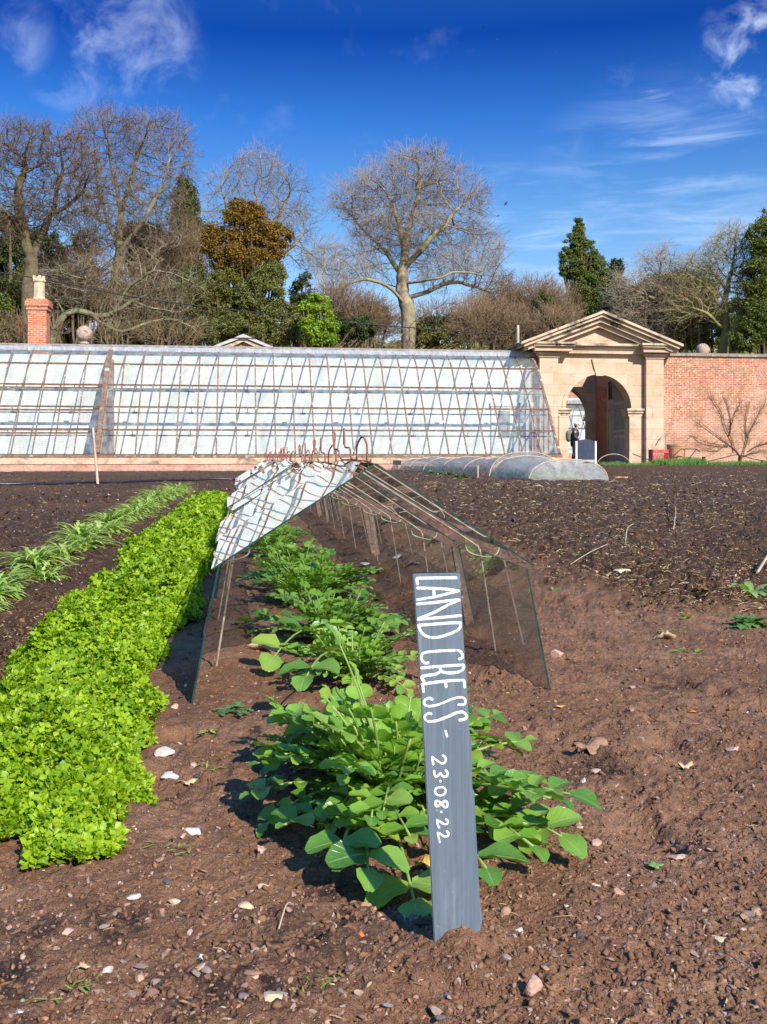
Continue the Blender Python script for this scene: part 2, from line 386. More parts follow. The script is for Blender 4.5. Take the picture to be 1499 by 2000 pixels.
def islandmat(name, stops, rough=.7, spec=.35, nscale=60, bs=.5):
    m, t = newmat(name); r = t.n('ShaderNodeNewGeometry').outputs['Random Per Island']
    col = t.ramp(r, stops).outputs[0]; nz = t.noise(t.pos(), nscale, 5, .65)
    col = t.mix(.5, col, t.ramp(nz, [(.3, .45), (.7, 1.15)]).outputs[0], 'MULTIPLY')
    out(t, pri(t, col, rough, spec, bump(t, nz, bs, .004))); return m
M['gravel'] = islandmat('pebble', [(0, (.24, .13, .085)), (.25, (.36, .21, .14)), (.45, (.17, .13, .12)), (.6, (.42, .28, .19)), (.72, (.09, .08, .085)), (.80, (.52, .42, .34)), (.9, (.42, .16, .075)), (1, (.34, .19, .12))])
M['crumb'] = islandmat('soil_crumb', [(0, (.130, .065, .036)), (.5, (.185, .094, .053)), (1, (.25, .132, .074))], .9, .08)
M['chip'] = islandmat('compost_chip', [(0, (.020, .011, .007)), (.4, (.070, .037, .021)), (.75, (.13, .070, .038)), (1, (.20, .115, .062))], .9, .08)
M['straw'] = islandmat('straw', [(0, (.14, .078, .038)), (.35, (.27, .165, .075)), (.7, (.43, .29, .145)), (.9, (.60, .46, .28)), (1, (.24, .10, .055))], .6, .3)
M['wood_old'] = worn('weathered_wood', (.38, .27, .18), (.62, .49, .35), 6, .75, .3, .004, 40, stretch=(1, 1, .1))
M['stone'] = None
def stonemat(name, a, b, c, stain, blocks=True, amt=.8, bw=1.15, bh=.44):
    m, t = newmat(name); p = t.obj(); sx = t.n('ShaderNodeSeparateXYZ', None, Vector=p)
    hz = t.math('ADD', sx.outputs[0], sx.outputs[1]); v = t.n('ShaderNodeCombineXYZ', None, X=hz, Y=sx.outputs[2], Z=0.)
    n1 = t.noise(p, 1.3, 6, .6, .3); col = t.ramp(n1, [(.32, a), (.52, b), (.70, c)]).outputs[0]
    if blocks:
        br = t.n('ShaderNodeTexBrick', {'offset': .43}, Vector=v, Color1=(1, .98, .96), Color2=(.86, .78, .68), Mortar=(.48, .38, .28), Scale=1., Mortar_Size=.008, Mortar_Smooth=.5, Bias=-.15, Brick_Width=bw, Row_Height=bh)
        col = t.mix(.75, col, br.outputs[0], 'MULTIPLY')
    g = t.n('ShaderNodeNewGeometry'); nz = t.n('ShaderNodeSeparateXYZ', None, Vector=g.outputs['Normal']).outputs[2]
    n2 = t.noise(p, 2.2 if blocks else 1.1, 8, .72, .6); up = t.n('ShaderNodeMapRange', None, Value=nz, i1=.0, i2=.9, i3=0., i4=.22)
    q = t.math('ADD', n2, up); col = t.mix(t.ramp(q, [(.55 if blocks else .49, 0.), (.68 if blocks else .62, amt)]).outputs[0], col, stain)
    n3 = t.noise(p, 30, 5, .7); col = t.mix(.35, col, t.ramp(n3, [(.3, .6), (.7, 1.1)]).outputs[0], 'MULTIPLY')
    out(t, pri(t, col, .85, .25, bump(t, n3, .5, .01))); return m
M['stone'] = stonemat('golden_stone', (.47, .335, .225), (.58, .44, .315), (.53, .43, .345), (.28, .22, .165), True, .5)
M['stone_dirty'] = stonemat('weathered_stone', (.40, .30, .20), (.58, .44, .30), (.52, .42, .31), (.045, .036, .030), False, .92)
M['stone_sill'] = stonemat('sill_stone', (.46, .32, .21), (.60, .42, .28), (.52, .40, .28), (.09, .075, .03), False, .7)
M['brick'] = brickmat('old_red_brick', (.50, .165, .065), (.28, .085, .048), (.58, .42, .30), ms=.012, patch_=(.62, .42, .30), wear=.36, dark=(.19, .085, .055))
M['brick_plinth'] = brickmat('pink_brick', (.58, .25, .18), (.46, .19, .13), (.30, .20, .14), bw=.34, bh=.115, patch_=(.62, .42, .33), wear=.4)
M['brick_red'] = brickmat('chimney_brick', (.66, .19, .080), (.50, .12, .055), (.66, .50, .38), bh=.082, patch_=None, dark=(.20, .06, .04))
M['brick_dark'] = brickmat('passage_brick', (.62, .19, .09), (.50, .15, .08), (.50, .36, .28), dark=(.30, .10, .06))
def whitewall():
    m, t = newmat('whitewashed_wall'); p = t.obj(); sx = t.n('ShaderNodeSeparateXYZ', None, Vector=p)
    v = t.n('ShaderNodeCombineXYZ', None, X=sx.outputs[0], Y=sx.outputs[2], Z=0.)
    br = t.n('ShaderNodeTexBrick', {'offset': .5}, Vector=v, Color1=(1, 1, 1), Color2=(.95, .95, .94), Mortar=(.74, .76, .76), Scale=1., Mortar_Size=.006, Mortar_Smooth=.6, Bias=0., Brick_Width=.225, Row_Height=.078)
    n1 = t.noise(t.vscale(p, (1, 1, .35)), 1.4, 6, .65, .3)
    col = t.ramp(n1, [(.3, (.66, .66, .60)), (.55, (.78, .79, .76)), (.8, (.84, .85, .82))]).outputs[0]; col = t.mix(.8, col, br.outputs[0], 'MULTIPLY')
    dots = t.n('ShaderNodeTexVoronoi', {'feature': 'F1'}, Vector=t.vscale(p, (1, .01, 1)), Scale=3.1, Randomness=.55)
    col = t.mix(t.n('ShaderNodeMapRange', None, Value=dots.outputs['Distance'], i1=.05, i2=.085, i3=.65, i4=0.).outputs[0], col, (.35, .37, .40))
    ln = t.math('FRACT', t.math('MULTIPLY', sx.outputs[2], 2.35)); lf = t.n('ShaderNodeMapRange', None, Value=t.math('ABSOLUTE', t.math('SUBTRACT', ln, .5)), i1=.0, i2=.035, i3=.3, i4=0.)
    col = t.mix(lf.outputs[0], col, (.5, .52, .55))
    out(t, pri(t, col, .8, .2, bump(t, t.noise(p, 40, 4, .6), .3, .006))); return m
M['white'] = whitewall()
M['rustpaint'] = worn('peeling_glazing_bar', (.125, .070, .046), (.24, .15, .10), 9, .8, .4, .004, 60, c3=(.52, .43, .34), s3=5, t3=.57)
M['rustdark'] = worn('dark_iron_rail', (.060, .040, .032), (.20, .11, .07), 5, .7, .4, .004, 60)
M['lead'] = worn('lead_flashing', (.21, .215, .235), (.33, .335, .35), 4, .6, .3, .004, 30, c3=(.50, .50, .50), s3=2.5, t3=.60, stretch=(3, 1, 1))
M['brownpaint'] = worn('brown_painted_partition', (.28, .17, .115), (.36, .23, .165), 3, .7, .2, .003, 20)
M['whitepaint'] = worn('white_painted_wood', (.66, .66, .62), (.82, .82, .79), 6, .6, .2, .003, 30)
M['greenhouse_glass'] = glassmat('greenhouse_glass', (.955, .965, .955), .060, (.52, .53, .46), 1.2, .03, 2, streak=True)
M['cloche_glass'] = glassmat('cloche_glass', (.955, .97, .965), .030, (.50, .44, .36), 1.9, .034, 2.3, wdist=.02, det=0)
M['cloche_side'] = glassmat('dusty_cloche_glass', (.93, .94, .92), .085, (.58, .48, .38), 1.9, .04, 2.3, wdist=.02, det=0)
M['glass_edge'] = worn('green_glass_edge', (.006, .026, .026), (.015, .060, .055), 30, .15, .1, .001, 60, spec=.6)
M['rust'] = worn('rusty_wire', (.20, .070, .040), (.36, .145, .085), 60, .85, .5, .001, 300)
M['galv'] = worn('galvanised_wire', (.24, .185, .13), (.44, .37, .29), 40, .55, .3, .001, 200, c3=(.30, .14, .07), s3=12, t3=.52, metal=.25)
def slate():
    m, t = newmat('grey_painted_board'); p = t.obj()
    st = t.noise(t.vscale(p, (520, 520, 9)), 1, 6, .75); n1 = t.noise(t.vscale(p, (45, 45, 9)), 1, 5, .7)
    col = t.ramp(st, [(.30, (.085, .108, .136)), (.50, (.110, .138, .170)), (.74, (.150, .186, .225))]).outputs[0]
    col = t.mix(t.ramp(n1, [(.56, 0.), (.80, .30)]).outputs[0], col, (.36, .43, .50))
    e = t.noise(p, 160, 5, .7); col = t.mix(t.ramp(e, [(.66, 0.), (.70, .45)]).outputs[0], col, (.30, .33, .33))
    out(t, pri(t, col, .58, .35, bump(t, st, .25, .0006))); return m
M['slate'] = slate()
m_, t_ = newmat('white_brushed_paint'); pz = t_.obj(); nz = t_.noise(t_.vscale(pz, (500, 500, 30)), 1, 4, .7)
out(t_, pri(t_, t_.ramp(nz, [(.38, (.30, .36, .42)), (.47, (.78, .80, .80)), (.7, (.86, .87, .86))]).outputs[0], .6, .3, bump(t_, nz, .3, .0004))); M['paint'] = m_
M['sign_side'] = worn('board_side', (.012, .014, .018), (.03, .032, .038), 30, .8)
# plants
M['parsley'] = leafmat('parsley_leaf', [(.15, .29, .010), (.28, .45, .015), (.39, .56, .020), (.46, .62, .032), (.21, .36, .011)], .42, .46, .4, nscale=60)
M['cress'] = leafmat('cress_leaf', [(.085, .21, .028), (.15, .32, .034), (.23, .42, .055), (.32, .45, .06)], .26, .36, .6, veins=True, nscale=40)
M['cress_young'] = leafmat('young_cress_leaf', [(.20, .40, .03), (.28, .48, .05)], .38, .42, .45, veins=True, nscale=40)
M['stalk'] = leafmat('leaf_stalk', [(.26, .40, .09), (.36, .48, .14)], .45, .3, .4)
M['rocket'] = leafmat('rocket_leaf', [(.24, .38, .06), (.38, .52, .11), (.50, .60, .18), (.34, .50, .08)], .4, .35, .45)
M['daffodil'] = leafmat('daffodil_leaf', [(.06, .17, .04), (.11, .24, .05), (.20, .32, .09)], .4, .3, .4)
M['grass'] = leafmat('grass_blade', [(.14, .30, .03), (.26, .38, .06), (.40, .42, .10)], .5, .3, .3)
M['weed'] = leafmat('grey_green_weed', [(.10, .19, .06), (.14, .24, .09)], .6, .25, .25)
M['dryleaf'] = islandmat('dry_leaf', [(0, (.24, .12, .075)), (1, (.34, .19, .12))], .6, .3, 90)
M['tanleaf'] = islandmat('tan_leaf', [(0, (.45, .31, .18)), (1, (.52, .38, .22))], .6, .3, 90)
M['yellowleaf'] = islandmat('yellow_leaf', [(0, (.62, .34, .06)), (1, (.62, .40, .10))], .5, .3, 90)
# trees
def barkmat(name, a, b, tip, moss=None):
    m, t = newmat(name); p = t.pos(); at_ = t.n('ShaderNodeAttribute', {'attribute_name': 'lv'}); sx = t.n('ShaderNodeSeparateXYZ', None, Vector=at_.outputs['Vector'])
    n1 = t.noise(p, 1.6, 6, .7, .4); col = t.ramp(n1, [(.36, a), (.62, b)]).outputs[0]
    if moss is not None: col = t.mix(t.ramp(t.noise(p, .8, 5, .7), [(.46, 0.), (.60, .85)]).outputs[0], col, moss)
    col = t.mix(sx.outputs[0], col, tip)
    out(t, pri(t, col, .9, .15, bump(t, t.noise(t.vscale(p, (1, 1, .35)), 6, 6, .75), 1.0, .10))); return m
M['bark_oak'] = barkmat('pale_oak_bark', (.13, .095, .062), (.40, .33, .23), (.27, .20, .145), (.28, .25, .13))
M['bark_dark'] = barkmat('dark_oak_bark', (.060, .042, .027), (.20, .15, .095), (.16, .105, .070), (.14, .12, .05))
M['bark_red'] = barkmat('reddish_bark', (.095, .066, .044), (.30, .245, .17), (.20, .135, .095), (.19, .18, .09))
M['bark_grey'] = barkmat('grey_twigs', (.17, .13, .085), (.38, .32, .23), (.26, .20, .14))
M['bark_yellow'] = barkmat('mossy_yellow_bark', (.17, .14, .06), (.36, .32, .15), (.24, .19, .11), (.28, .26, .08))
M['bark_brown'] = barkmat('brown_twigs', (.13, .088, .050), (.25, .18, .11), (.20, .13, .078))
def fol(name, cols, tr=.25): return leafmat(name, cols, .55, tr, .25, nscale=.9)
M['f_yew'] = fol('rust_brown_yew', [(.10, .062, .012), (.20, .115, .018), (.30, .165, .024), (.15, .105, .016)])
M['f_olive'] = fol('olive_foliage', [(.070, .072, .018), (.15, .145, .030), (.25, .235, .050), (.12, .115, .026)])
M['f_dark'] = fol('dark_evergreen', [(.026, .040, .014), (.055, .075, .022), (.090, .115, .030), (.040, .055, .020)])
M['f_holly'] = fol('holly_foliage', [(.060, .078, .020), (.13, .15, .036), (.23, .24, .06), (.24, .20, .07)])
M['f_lime'] = fol('lime_shrub', [(.17, .30, .02), (.28, .42, .03), (.38, .50, .04), (.10, .20, .02)], .4)
M['f_conifer'] = fol('conifer_foliage', [(.050, .075, .018), (.110, .145, .028), (.20, .23, .038), (.07, .10, .02)])
M['f_ivy'] = fol('ivy_foliage', [(.060, .070, .022), (.11, .125, .035), (.16, .165, .050)])
# small things
M['redcrate'] = worn('red_plastic_crate', (.40, .05, .05), (.52, .10, .09), 6, .5)
M['terracotta'] = worn('brown_tub', (.34, .17, .08), (.48, .27, .13), 4, .6)
M['blackmetal'] = worn('black_metal', (.015, .014, .014), (.04, .036, .034), 20, .55)
M['blackpipe'] = worn('black_hose', (.008, .008, .010), (.02, .02, .024), 20, .35, spec=.6)
M['chalk'] = worn('blackboard', (.018, .028, .055), (.028, .040, .070), 6, .6)
M['cap'] = worn('pale_cloth', (.55, .50, .44), (.66, .60, .54), 20, .9)
M['jacket'] = worn('dark_jacket', (.030, .032, .038), (.060, .062, .070), 12, .8)
M['bag'] = worn('grey_rucksack', (.10, .095, .09), (.18, .16, .15), 12, .8)
M['shirt'] = worn('lilac_shirt', (.40, .30, .52), (.50, .40, .62), 12, .85)
M['trousers'] = worn('dark_trousers', (.015, .016, .022), (.03, .03, .04), 12, .85)
M['skin'] = worn('skin', (.55, .29, .20), (.62, .35, .25), 12, .6)
M['hair'] = worn('brown_hair', (.10, .055, .03), (.17, .10, .06), 40, .8)
M['orangebrick'] = worn('orange_brick', (.52, .17, .075), (.66, .27, .14), 8, .85)
M['ball'] = worn('lichened_stone_ball', (.30, .21, .16), (.48, .37, .30), 12, .9, .7, .03, 20, c3=(.14, .10, .08), s3=9, t3=.55)
M['coping'] = worn('coping_stone', (.17, .14, .11), (.36, .29, .22), 6, .9, .6, .02, 20, c3=(.55, .48, .38), s3=7, t3=.60)
M['pot'] = worn('buff_chimney_pot', (.46, .37, .22), (.58, .48, .31), 6, .8, .3, .01, 20, c3=(.28, .26, .20), s3=5, t3=.55)
M['gatewood'] = worn('grey_oak_gate', (.34, .30, .25), (.50, .45, .38), 5, .85, .4, .01, 30, stretch=(3, 3, .3))
M['rooftile'] = worn('grey_roof_edge', (.36, .35, .34), (.50, .48, .46), 6, .8)
M['birdmat'] = worn('black_feathers', (.01, .01, .012), (.02, .02, .022), 20, .6)
M['turf'] = worn('rough_turf', (.035, .050, .015), (.075, .085, .030), 3, .9, .6, .05, 6)
def mesh_cover(name, col, op, scale):
    m, t = newmat(name); p = t.obj(); n1 = t.noise(p, scale, 6, .7, .6); n2 = t.noise(p, scale * .25, 4, .6)
    f = t.math('ADD', t.ramp(n1, [(.35, op - .14), (.65, op + .14)]).outputs[0], t.ramp(n2, [(.4, -.0), (.7, .10)]).outputs[0], clamp=True)
    d = pri(t, col, .35, .5, bump(t, n1, .8, .05)); tl = t.n('ShaderNodeBsdfTranslucent', None, Color=col)
    d = t.n('ShaderNodeMixShader', None, i0=.3, i1=d, i2=tl); tr = t.n('ShaderNodeBsdfTransparent', None, Color=(.95, .95, .95))
    out(t, t.n('ShaderNodeMixShader', None, i0=f, i1=tr, i2=d)); return m
M['net'] = mesh_cover('grey_crop_netting', (.38, .39, .42), .40, 3)
M['film'] = mesh_cover('creased_clear_film', (.55, .56, .55), .42, 6)

M['bark_lichen'] = barkmat('lichened_bark', (.10, .080, .045), (.32, .30, .20), (.18, .13, .08), (.18, .19, .07))
# ------------------------------------------------------------------ ground
def terrain(Y): return -.315 + 17.0 * float(sst(75, 190, np.array(float(Y))))
def build_ground():
    ts = np.linspace(1 / .56, 1 / 36.0, 760); ys = 1 / ts
    ys = np.concatenate([[.15, .35], ys, [37.5, 39, 42, 46, 52, 58]])
    xs = np.concatenate([[-6, -3, -1.6, -1.0, -.75, -.62], np.linspace(-.52, .80, 900), np.linspace(.81, 1.8, 220), [2.2, 2.8, 4, 8]])
    Y, S = np.meshgrid(ys, xs, indexing='ij'); X = S * Y
    Z = ground(X, Y); mr, ml = mulch_r(X, Y), mulch_l(X, Y)
    n, k = Y.shape
    i = np.arange(n - 1)[:, None] * k; j = np.arange(k - 1)[None]
    F = np.stack([i + j, i + j + 1, i + k + j + 1, i + k + j], -1).reshape(-1, 4)
    lf = ml * sst(-.15, .35, fbm(X * .5 + 3, Y * .35, 71, 3)) * .8
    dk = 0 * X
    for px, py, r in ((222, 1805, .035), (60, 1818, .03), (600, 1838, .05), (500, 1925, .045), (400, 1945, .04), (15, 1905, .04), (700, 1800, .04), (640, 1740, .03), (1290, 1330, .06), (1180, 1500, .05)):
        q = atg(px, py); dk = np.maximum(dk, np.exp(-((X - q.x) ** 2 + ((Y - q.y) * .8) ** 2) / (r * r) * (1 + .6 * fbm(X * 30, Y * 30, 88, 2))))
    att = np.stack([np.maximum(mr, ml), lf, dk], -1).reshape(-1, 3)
    b = MB(); b.add(np.stack([X, Y, Z], -1).reshape(-1, 3), F, 0, att)
    o = b.build('soil', M['soil'], smooth=True); tag(o, 'brown and dark mulched garden soil', kind='structure')
    b = MB(); xs = np.array([-400, -150, -60, -20, 0, 20, 60, 150, 400.]); ys = np.array([-60, -5, 50, 58, 75, 90, 105, 120, 140, 165, 190, 260, 600, 1500.])
    V = [(x, y, (-.55 if y < 50 else -.34) if y < 75 else terrain(y)) for y in ys for x in xs]
    F = [(a * 9 + c, a * 9 + c + 1, a * 9 + 10 + c, a * 9 + 9 + c) for a in range(len(ys) - 1) for c in range(8)]
    b.add(V, F); o = b.build('terrain', M['turf'], smooth=True); tag(o, kind='structure')
build_ground()
def gz(x, y): return float(ground(np.array([float(x)]), np.array([float(y)]))[0])

# ------------------------------------------------------------------ glasshouse
YB, YW = 35.0, 38.82
XE = at(1093.5, 885.5, YB).x
PROF = [at_x(px, py, XE) for px, py in [(1093.5, 885.5), (1081.8, 841.6), (1071.9, 799.5), (1060.5, 759.2), (1050.6, 720.8), (1044, 706), (1037, 696)]]
PR = [(p.y, p.z) for p in PROF]
z0_ = PR[0][1]
WALLZ = at(1400, 689, YW).z
XP = at(190, 895, YB).x; XL = -13.0
sp = (at(842.7, 890, YB).x - at(464.3, 893, YB).x) / 10
GH = thing('glasshouse', (0, 0, 0), 'long lean-to glasshouse with rusty bars and whitewashed inside against the garden wall', 'glasshouse')
def slope(off=0.):                    # the glazing profile moved outwards by off
    P = np.array(PR); T = np.gradient(P, axis=0); T /= np.linalg.norm(T, axis=1, keepdims=True); N = np.stack([-T[:, 1], T[:, 0]], 1)
    return P + N * off
def bar(x, wd=.036, hi=.025, lo=-.022, mat='rustpaint', name='glazing_bar', i0=0, i1=None):
    a, c = slope(lo)[i0:i1], slope(hi)[i0:i1]
    b = MB(); b.prism_x([tuple(q) for q in a] + [tuple(q) for q in c[::-1]], x - wd / 2, x + wd / 2); return b.build(name, M[mat], GH)
xsR = [XE - sp * k for k in range(int((XE - XP) / sp) + 1)]
for k, x in enumerate(xsR):
    if x > XP + .2: bar(x, .045 if k else .09)
bar(XP, .17, .06, -.08, 'rustpaint', 'partition_bar')
xsL = [XP - sp * (k + .12) for k in range(1, 14)]
for x in xsL: bar(x)
def pane(xa, xb_, secs):
    b = MB()
    for i0, i1, c0, c1 in secs:
        P = np.array(slope(0)); q = P[i0:i1 + 1].copy()
        if c0: q[0] = q[0] + (q[1] - q[0]) * c0
        if c1: q[-1] = q[-1] - (q[-1] - q[-2]) * c1
        T = np.array([-.004, .003]); poly = [tuple(p) for p in q] + [tuple(p + T) for p in q[::-1]]
        b.prism_x(poly, xa, xb_)
    return b.build('glass_pane', M['greenhouse_glass'], GH)
allx = sorted([x for x in xsR if x > XP + .2] + [XP]); full = [(0, 1, 0, 0), (1, 2, 0, 0), (2, 3, 0, 0), (3, 4, 0, 0), (4, 6, 0, 0)]
for a, c in zip(allx[:-1], allx[1:]): pane(a + .022, c - .022, full)
allx = sorted(xsL + [XP]); opened = [(0, 1, 0, .16), (1, 2, 0, .16), (2, 3, 0, .14), (3, 4, 0, 0), (4, 6, 0, 0)]
for a, c in zip(allx[:-1], allx[1:]): pane(a + .022, c - .022, opened)
SX = [(XP + .08, XE), (XL, XP - .08)]
for s_, (xa, xb_) in enumerate(SX):
    for k in (1, 2, 3, 4):
        y, z = PR[k]
        for gap in ((0,) if s_ == 0 or k == 4 else (0, .12)):
            b = MB(); dy, dz = (-.0, 0)
            y2, z2 = y - gap * .75, z - gap * 1.0
            b.box((xa, y2 - .045, z2 - .035), (xb_, y2 + .01, z2 - .003), 0); b.box((xa, y2 - .055, z2 + .000), (xb_, y2 + .01, z2 + .026), 1)
            b.build('cross_rail', [M['rustpaint'], M['rustdark']], GH)
    for k in (1, 2, 3):
        y, z = PR[k]; b = MB(); b.tube([(xa, y + .28, z - .20), (xb_, y + .28, z - .20)], .022, 8)
        b.build('opening_rod', M['rustdark'], GH)
        n = int((xb_ - xa) / 2.0)
        for q in range(n):
            b = MB(); x = xa + 1.0 + q * 2.0; b.box((x - .09, y + .22, z - .235), (x + .09, y + .34, z - .165)); b.tube([(x, y + .02, z - .03), (x, y + .28, z - .2)], .014, 6); b.build('rod_bracket', M['rustdark'], GH)
b = MB()
for xa, xb_ in [(XL, XE + .05)]:
    b.box((xa, YB - .10, z0_ - .05), (xb_, YB + .06, z0_ - .012)); b.build('sill_rail', M['rustdark'], GH)
    b = MB(); b.box((xa, YB - .14, z0_ - .105), (xb_, YB + .08, z0_ - .055)); b.box((xa, YB - .165, z0_ - .15), (xb_, YB + .06, z0_ - .108)); b.build('gutter', M['rustpaint'], GH)
zg = -.26
b = MB(); b.box((XL, YB - .22, z0_ - .36), (XE + .12, YB + .10, z0_ - .152)); b.build('stone_sill', M['stone_sill'], GH)
b = MB(); b.box((XL, YB - .19, -.6), (XE + .08, YB + .08, z0_ - .362)); b.build('brick_plinth', M['brick_plinth'], GH)
# lead flashing and roof edge
yt, zt = PR[-1]
b = MB(); b.prism_x([(yt - .06, zt - .02), (yt + .02, zt + .10), (YW - .02, zt + .22), (YW - .02, zt + .05), (yt, zt - .03)], XL, XE + .25); b.build('lead_flashing', M['lead'], GH)
b = MB(); b.box((XP + .1, YB + .25, -.6), (XP + .16, YW - .03, .9), 0); b.box((XP + .1, YB + .25, .9), (XP + .16, YB + .35, 1.15))
b = MB()                                                      # the cross wall between the two houses
poly = [(y + .12, z - .1) for y, z in PR[:-1]] + [(YW - .03, PR[-2][1] - .1), (YW - .03, -.5), (YB + .25, -.5)]
b.prism_x(poly, XP + .02, XP + .10); b.build('partition', M['brownpaint'], GH)
b = MB(); b.box((XP + .102, YB + 1.35, -.3), (XP + .125, YB + 2.15, 1.75)); b.build('partition_door', M['rustpaint'], GH)
# end wall of glass and its frame
b = MB()
for k in range(len(PR) - 1):
    pass
poly = [(y + .05, z - .03) for y, z in PR] + [(YW - .05, PR[-1][1]), (YW - .05, z0_), (YB + .05, z0_)]
b.prism_x(poly[:-3] + poly[-3:], XE + .010, XE + .016); b.build('end_glass', M['greenhouse_glass'], GH)
b = MB()
for y in np.linspace(YB + .7, YW - .6, 5):
    zz = np.interp(y, [p[0] for p in PR], [p[1] for p in PR]); b.box((XE - .02, y - .02, z0_), (XE + .03, y + .02, zz))
for k in (1, 2, 3, 4): b.box((XE - .02, PR[k][0], PR[k][1] - .03), (XE + .032, YW - .06, PR[k][1] + .01))
b.build('end_frame', M['rustpaint'], GH)
b = MB(); b.box((XE - .05, YB + .1, -.6), (XE + .08, YW - .03, z0_ - .01)); b.build('end_plinth', M['brick_plinth'], GH)
b = MB(); xq = at(1046, 850, 38.7).x; b.box((xq - .18, 38.55, -.6), (xq + .18, YW - .03, 2.15)); b.build('brick_pier', M['brick_red'], GH)
# white door inside the right end
xd0, xd1 = at(962, 850, 38.9).x, at(1035, 850, 38.9).x; mid = (xd0 + xd1) / 2
b = MB(); b.box((xd0 - .08, YW - .10, -.4), (xd0, YW - .03, 2.2)); b.box((xd1, YW - .10, -.4), (xd1 + .08, YW - .03, 2.2)); b.box((xd0 - .12, YW - .12, 2.2), (xd1 + .12, YW - .03, 2.36)); b.build('door_frame', M['whitepaint'], GH)
dr = MB(); dr.box((xd0 + .01, YW - .08, -.35), (xd1 - .01, YW - .032, 2.19)); d_ = dr.build('inner_door', M['whitepaint'], GH)
b = MB()
for q in range(2):
    for r in range(2): b.box((xd0 + .2 + q * .62, YW - .095, .95 + r * .6), (xd0 + .68 + q * .62, YW - .082, 1.42 + r * .6))
b.build('door_pane', M['lead'], d_)
b = MB(); b.box((XL, YB + .2, -.6), (XE, YW - .03, -.30)); b.build('inner_floor', M['whitepaint'], GH)
# crank on the partition
cp = at(219, 838, 36.2); b = MB(); b.box((cp.x - .16, 36.15, cp.z - .12), (cp.x - .06, 36.25, cp.z + .06)); b.tube([(cp.x - .06, 36.2, cp.z - .06), (cp.x + .0, 36.2, cp.z - .06), (cp.x, 36.2, cp.z + .2), (cp.x + .14, 36.2, cp.z + .2)], .014, 6); b.build('crank', M['blackmetal'], GH)
# grey board leaning inside the left house
# ------------------------------------------------------------------ garden walls
def wall(x0, x1, label, white=False, ytop=WALLZ):
    W = thing('garden_wall', ((x0 + x1) / 2, YW, -.3), label, 'wall')
    def loc(b, n, m): o = b.build(n, M[m]); o.parent = W; o.matrix_parent_inverse = Matrix.Translation(-W.location); return o
    loc(MB().box((x0, YW, -.7), (x1, YW + .45, ytop - .16)), 'brickwork', 'brick')
    loc(MB().prism_x([(YW - .08, ytop - .158), (YW - .08, ytop - .07), (YW + .22, ytop), (YW + .53, ytop - .07), (YW + .53, ytop - .158)], x0, x1), 'coping', 'coping')
    if white: loc(MB().box((x0, YW - .02, -.6), (XE + .02, YW - .004, ytop - .3)), 'whitewash', 'white')
    return W
XG0, XG1 = at(1054, 750, 38.4).x, at(1296, 750, 38.4).x
wall(-34, XG0 + .2, 'high garden wall behind the glasshouse, whitewashed inside the glass', True)
wall(XG1 - .2, 42, 'high weathered red brick garden wall right of the stone gateway')

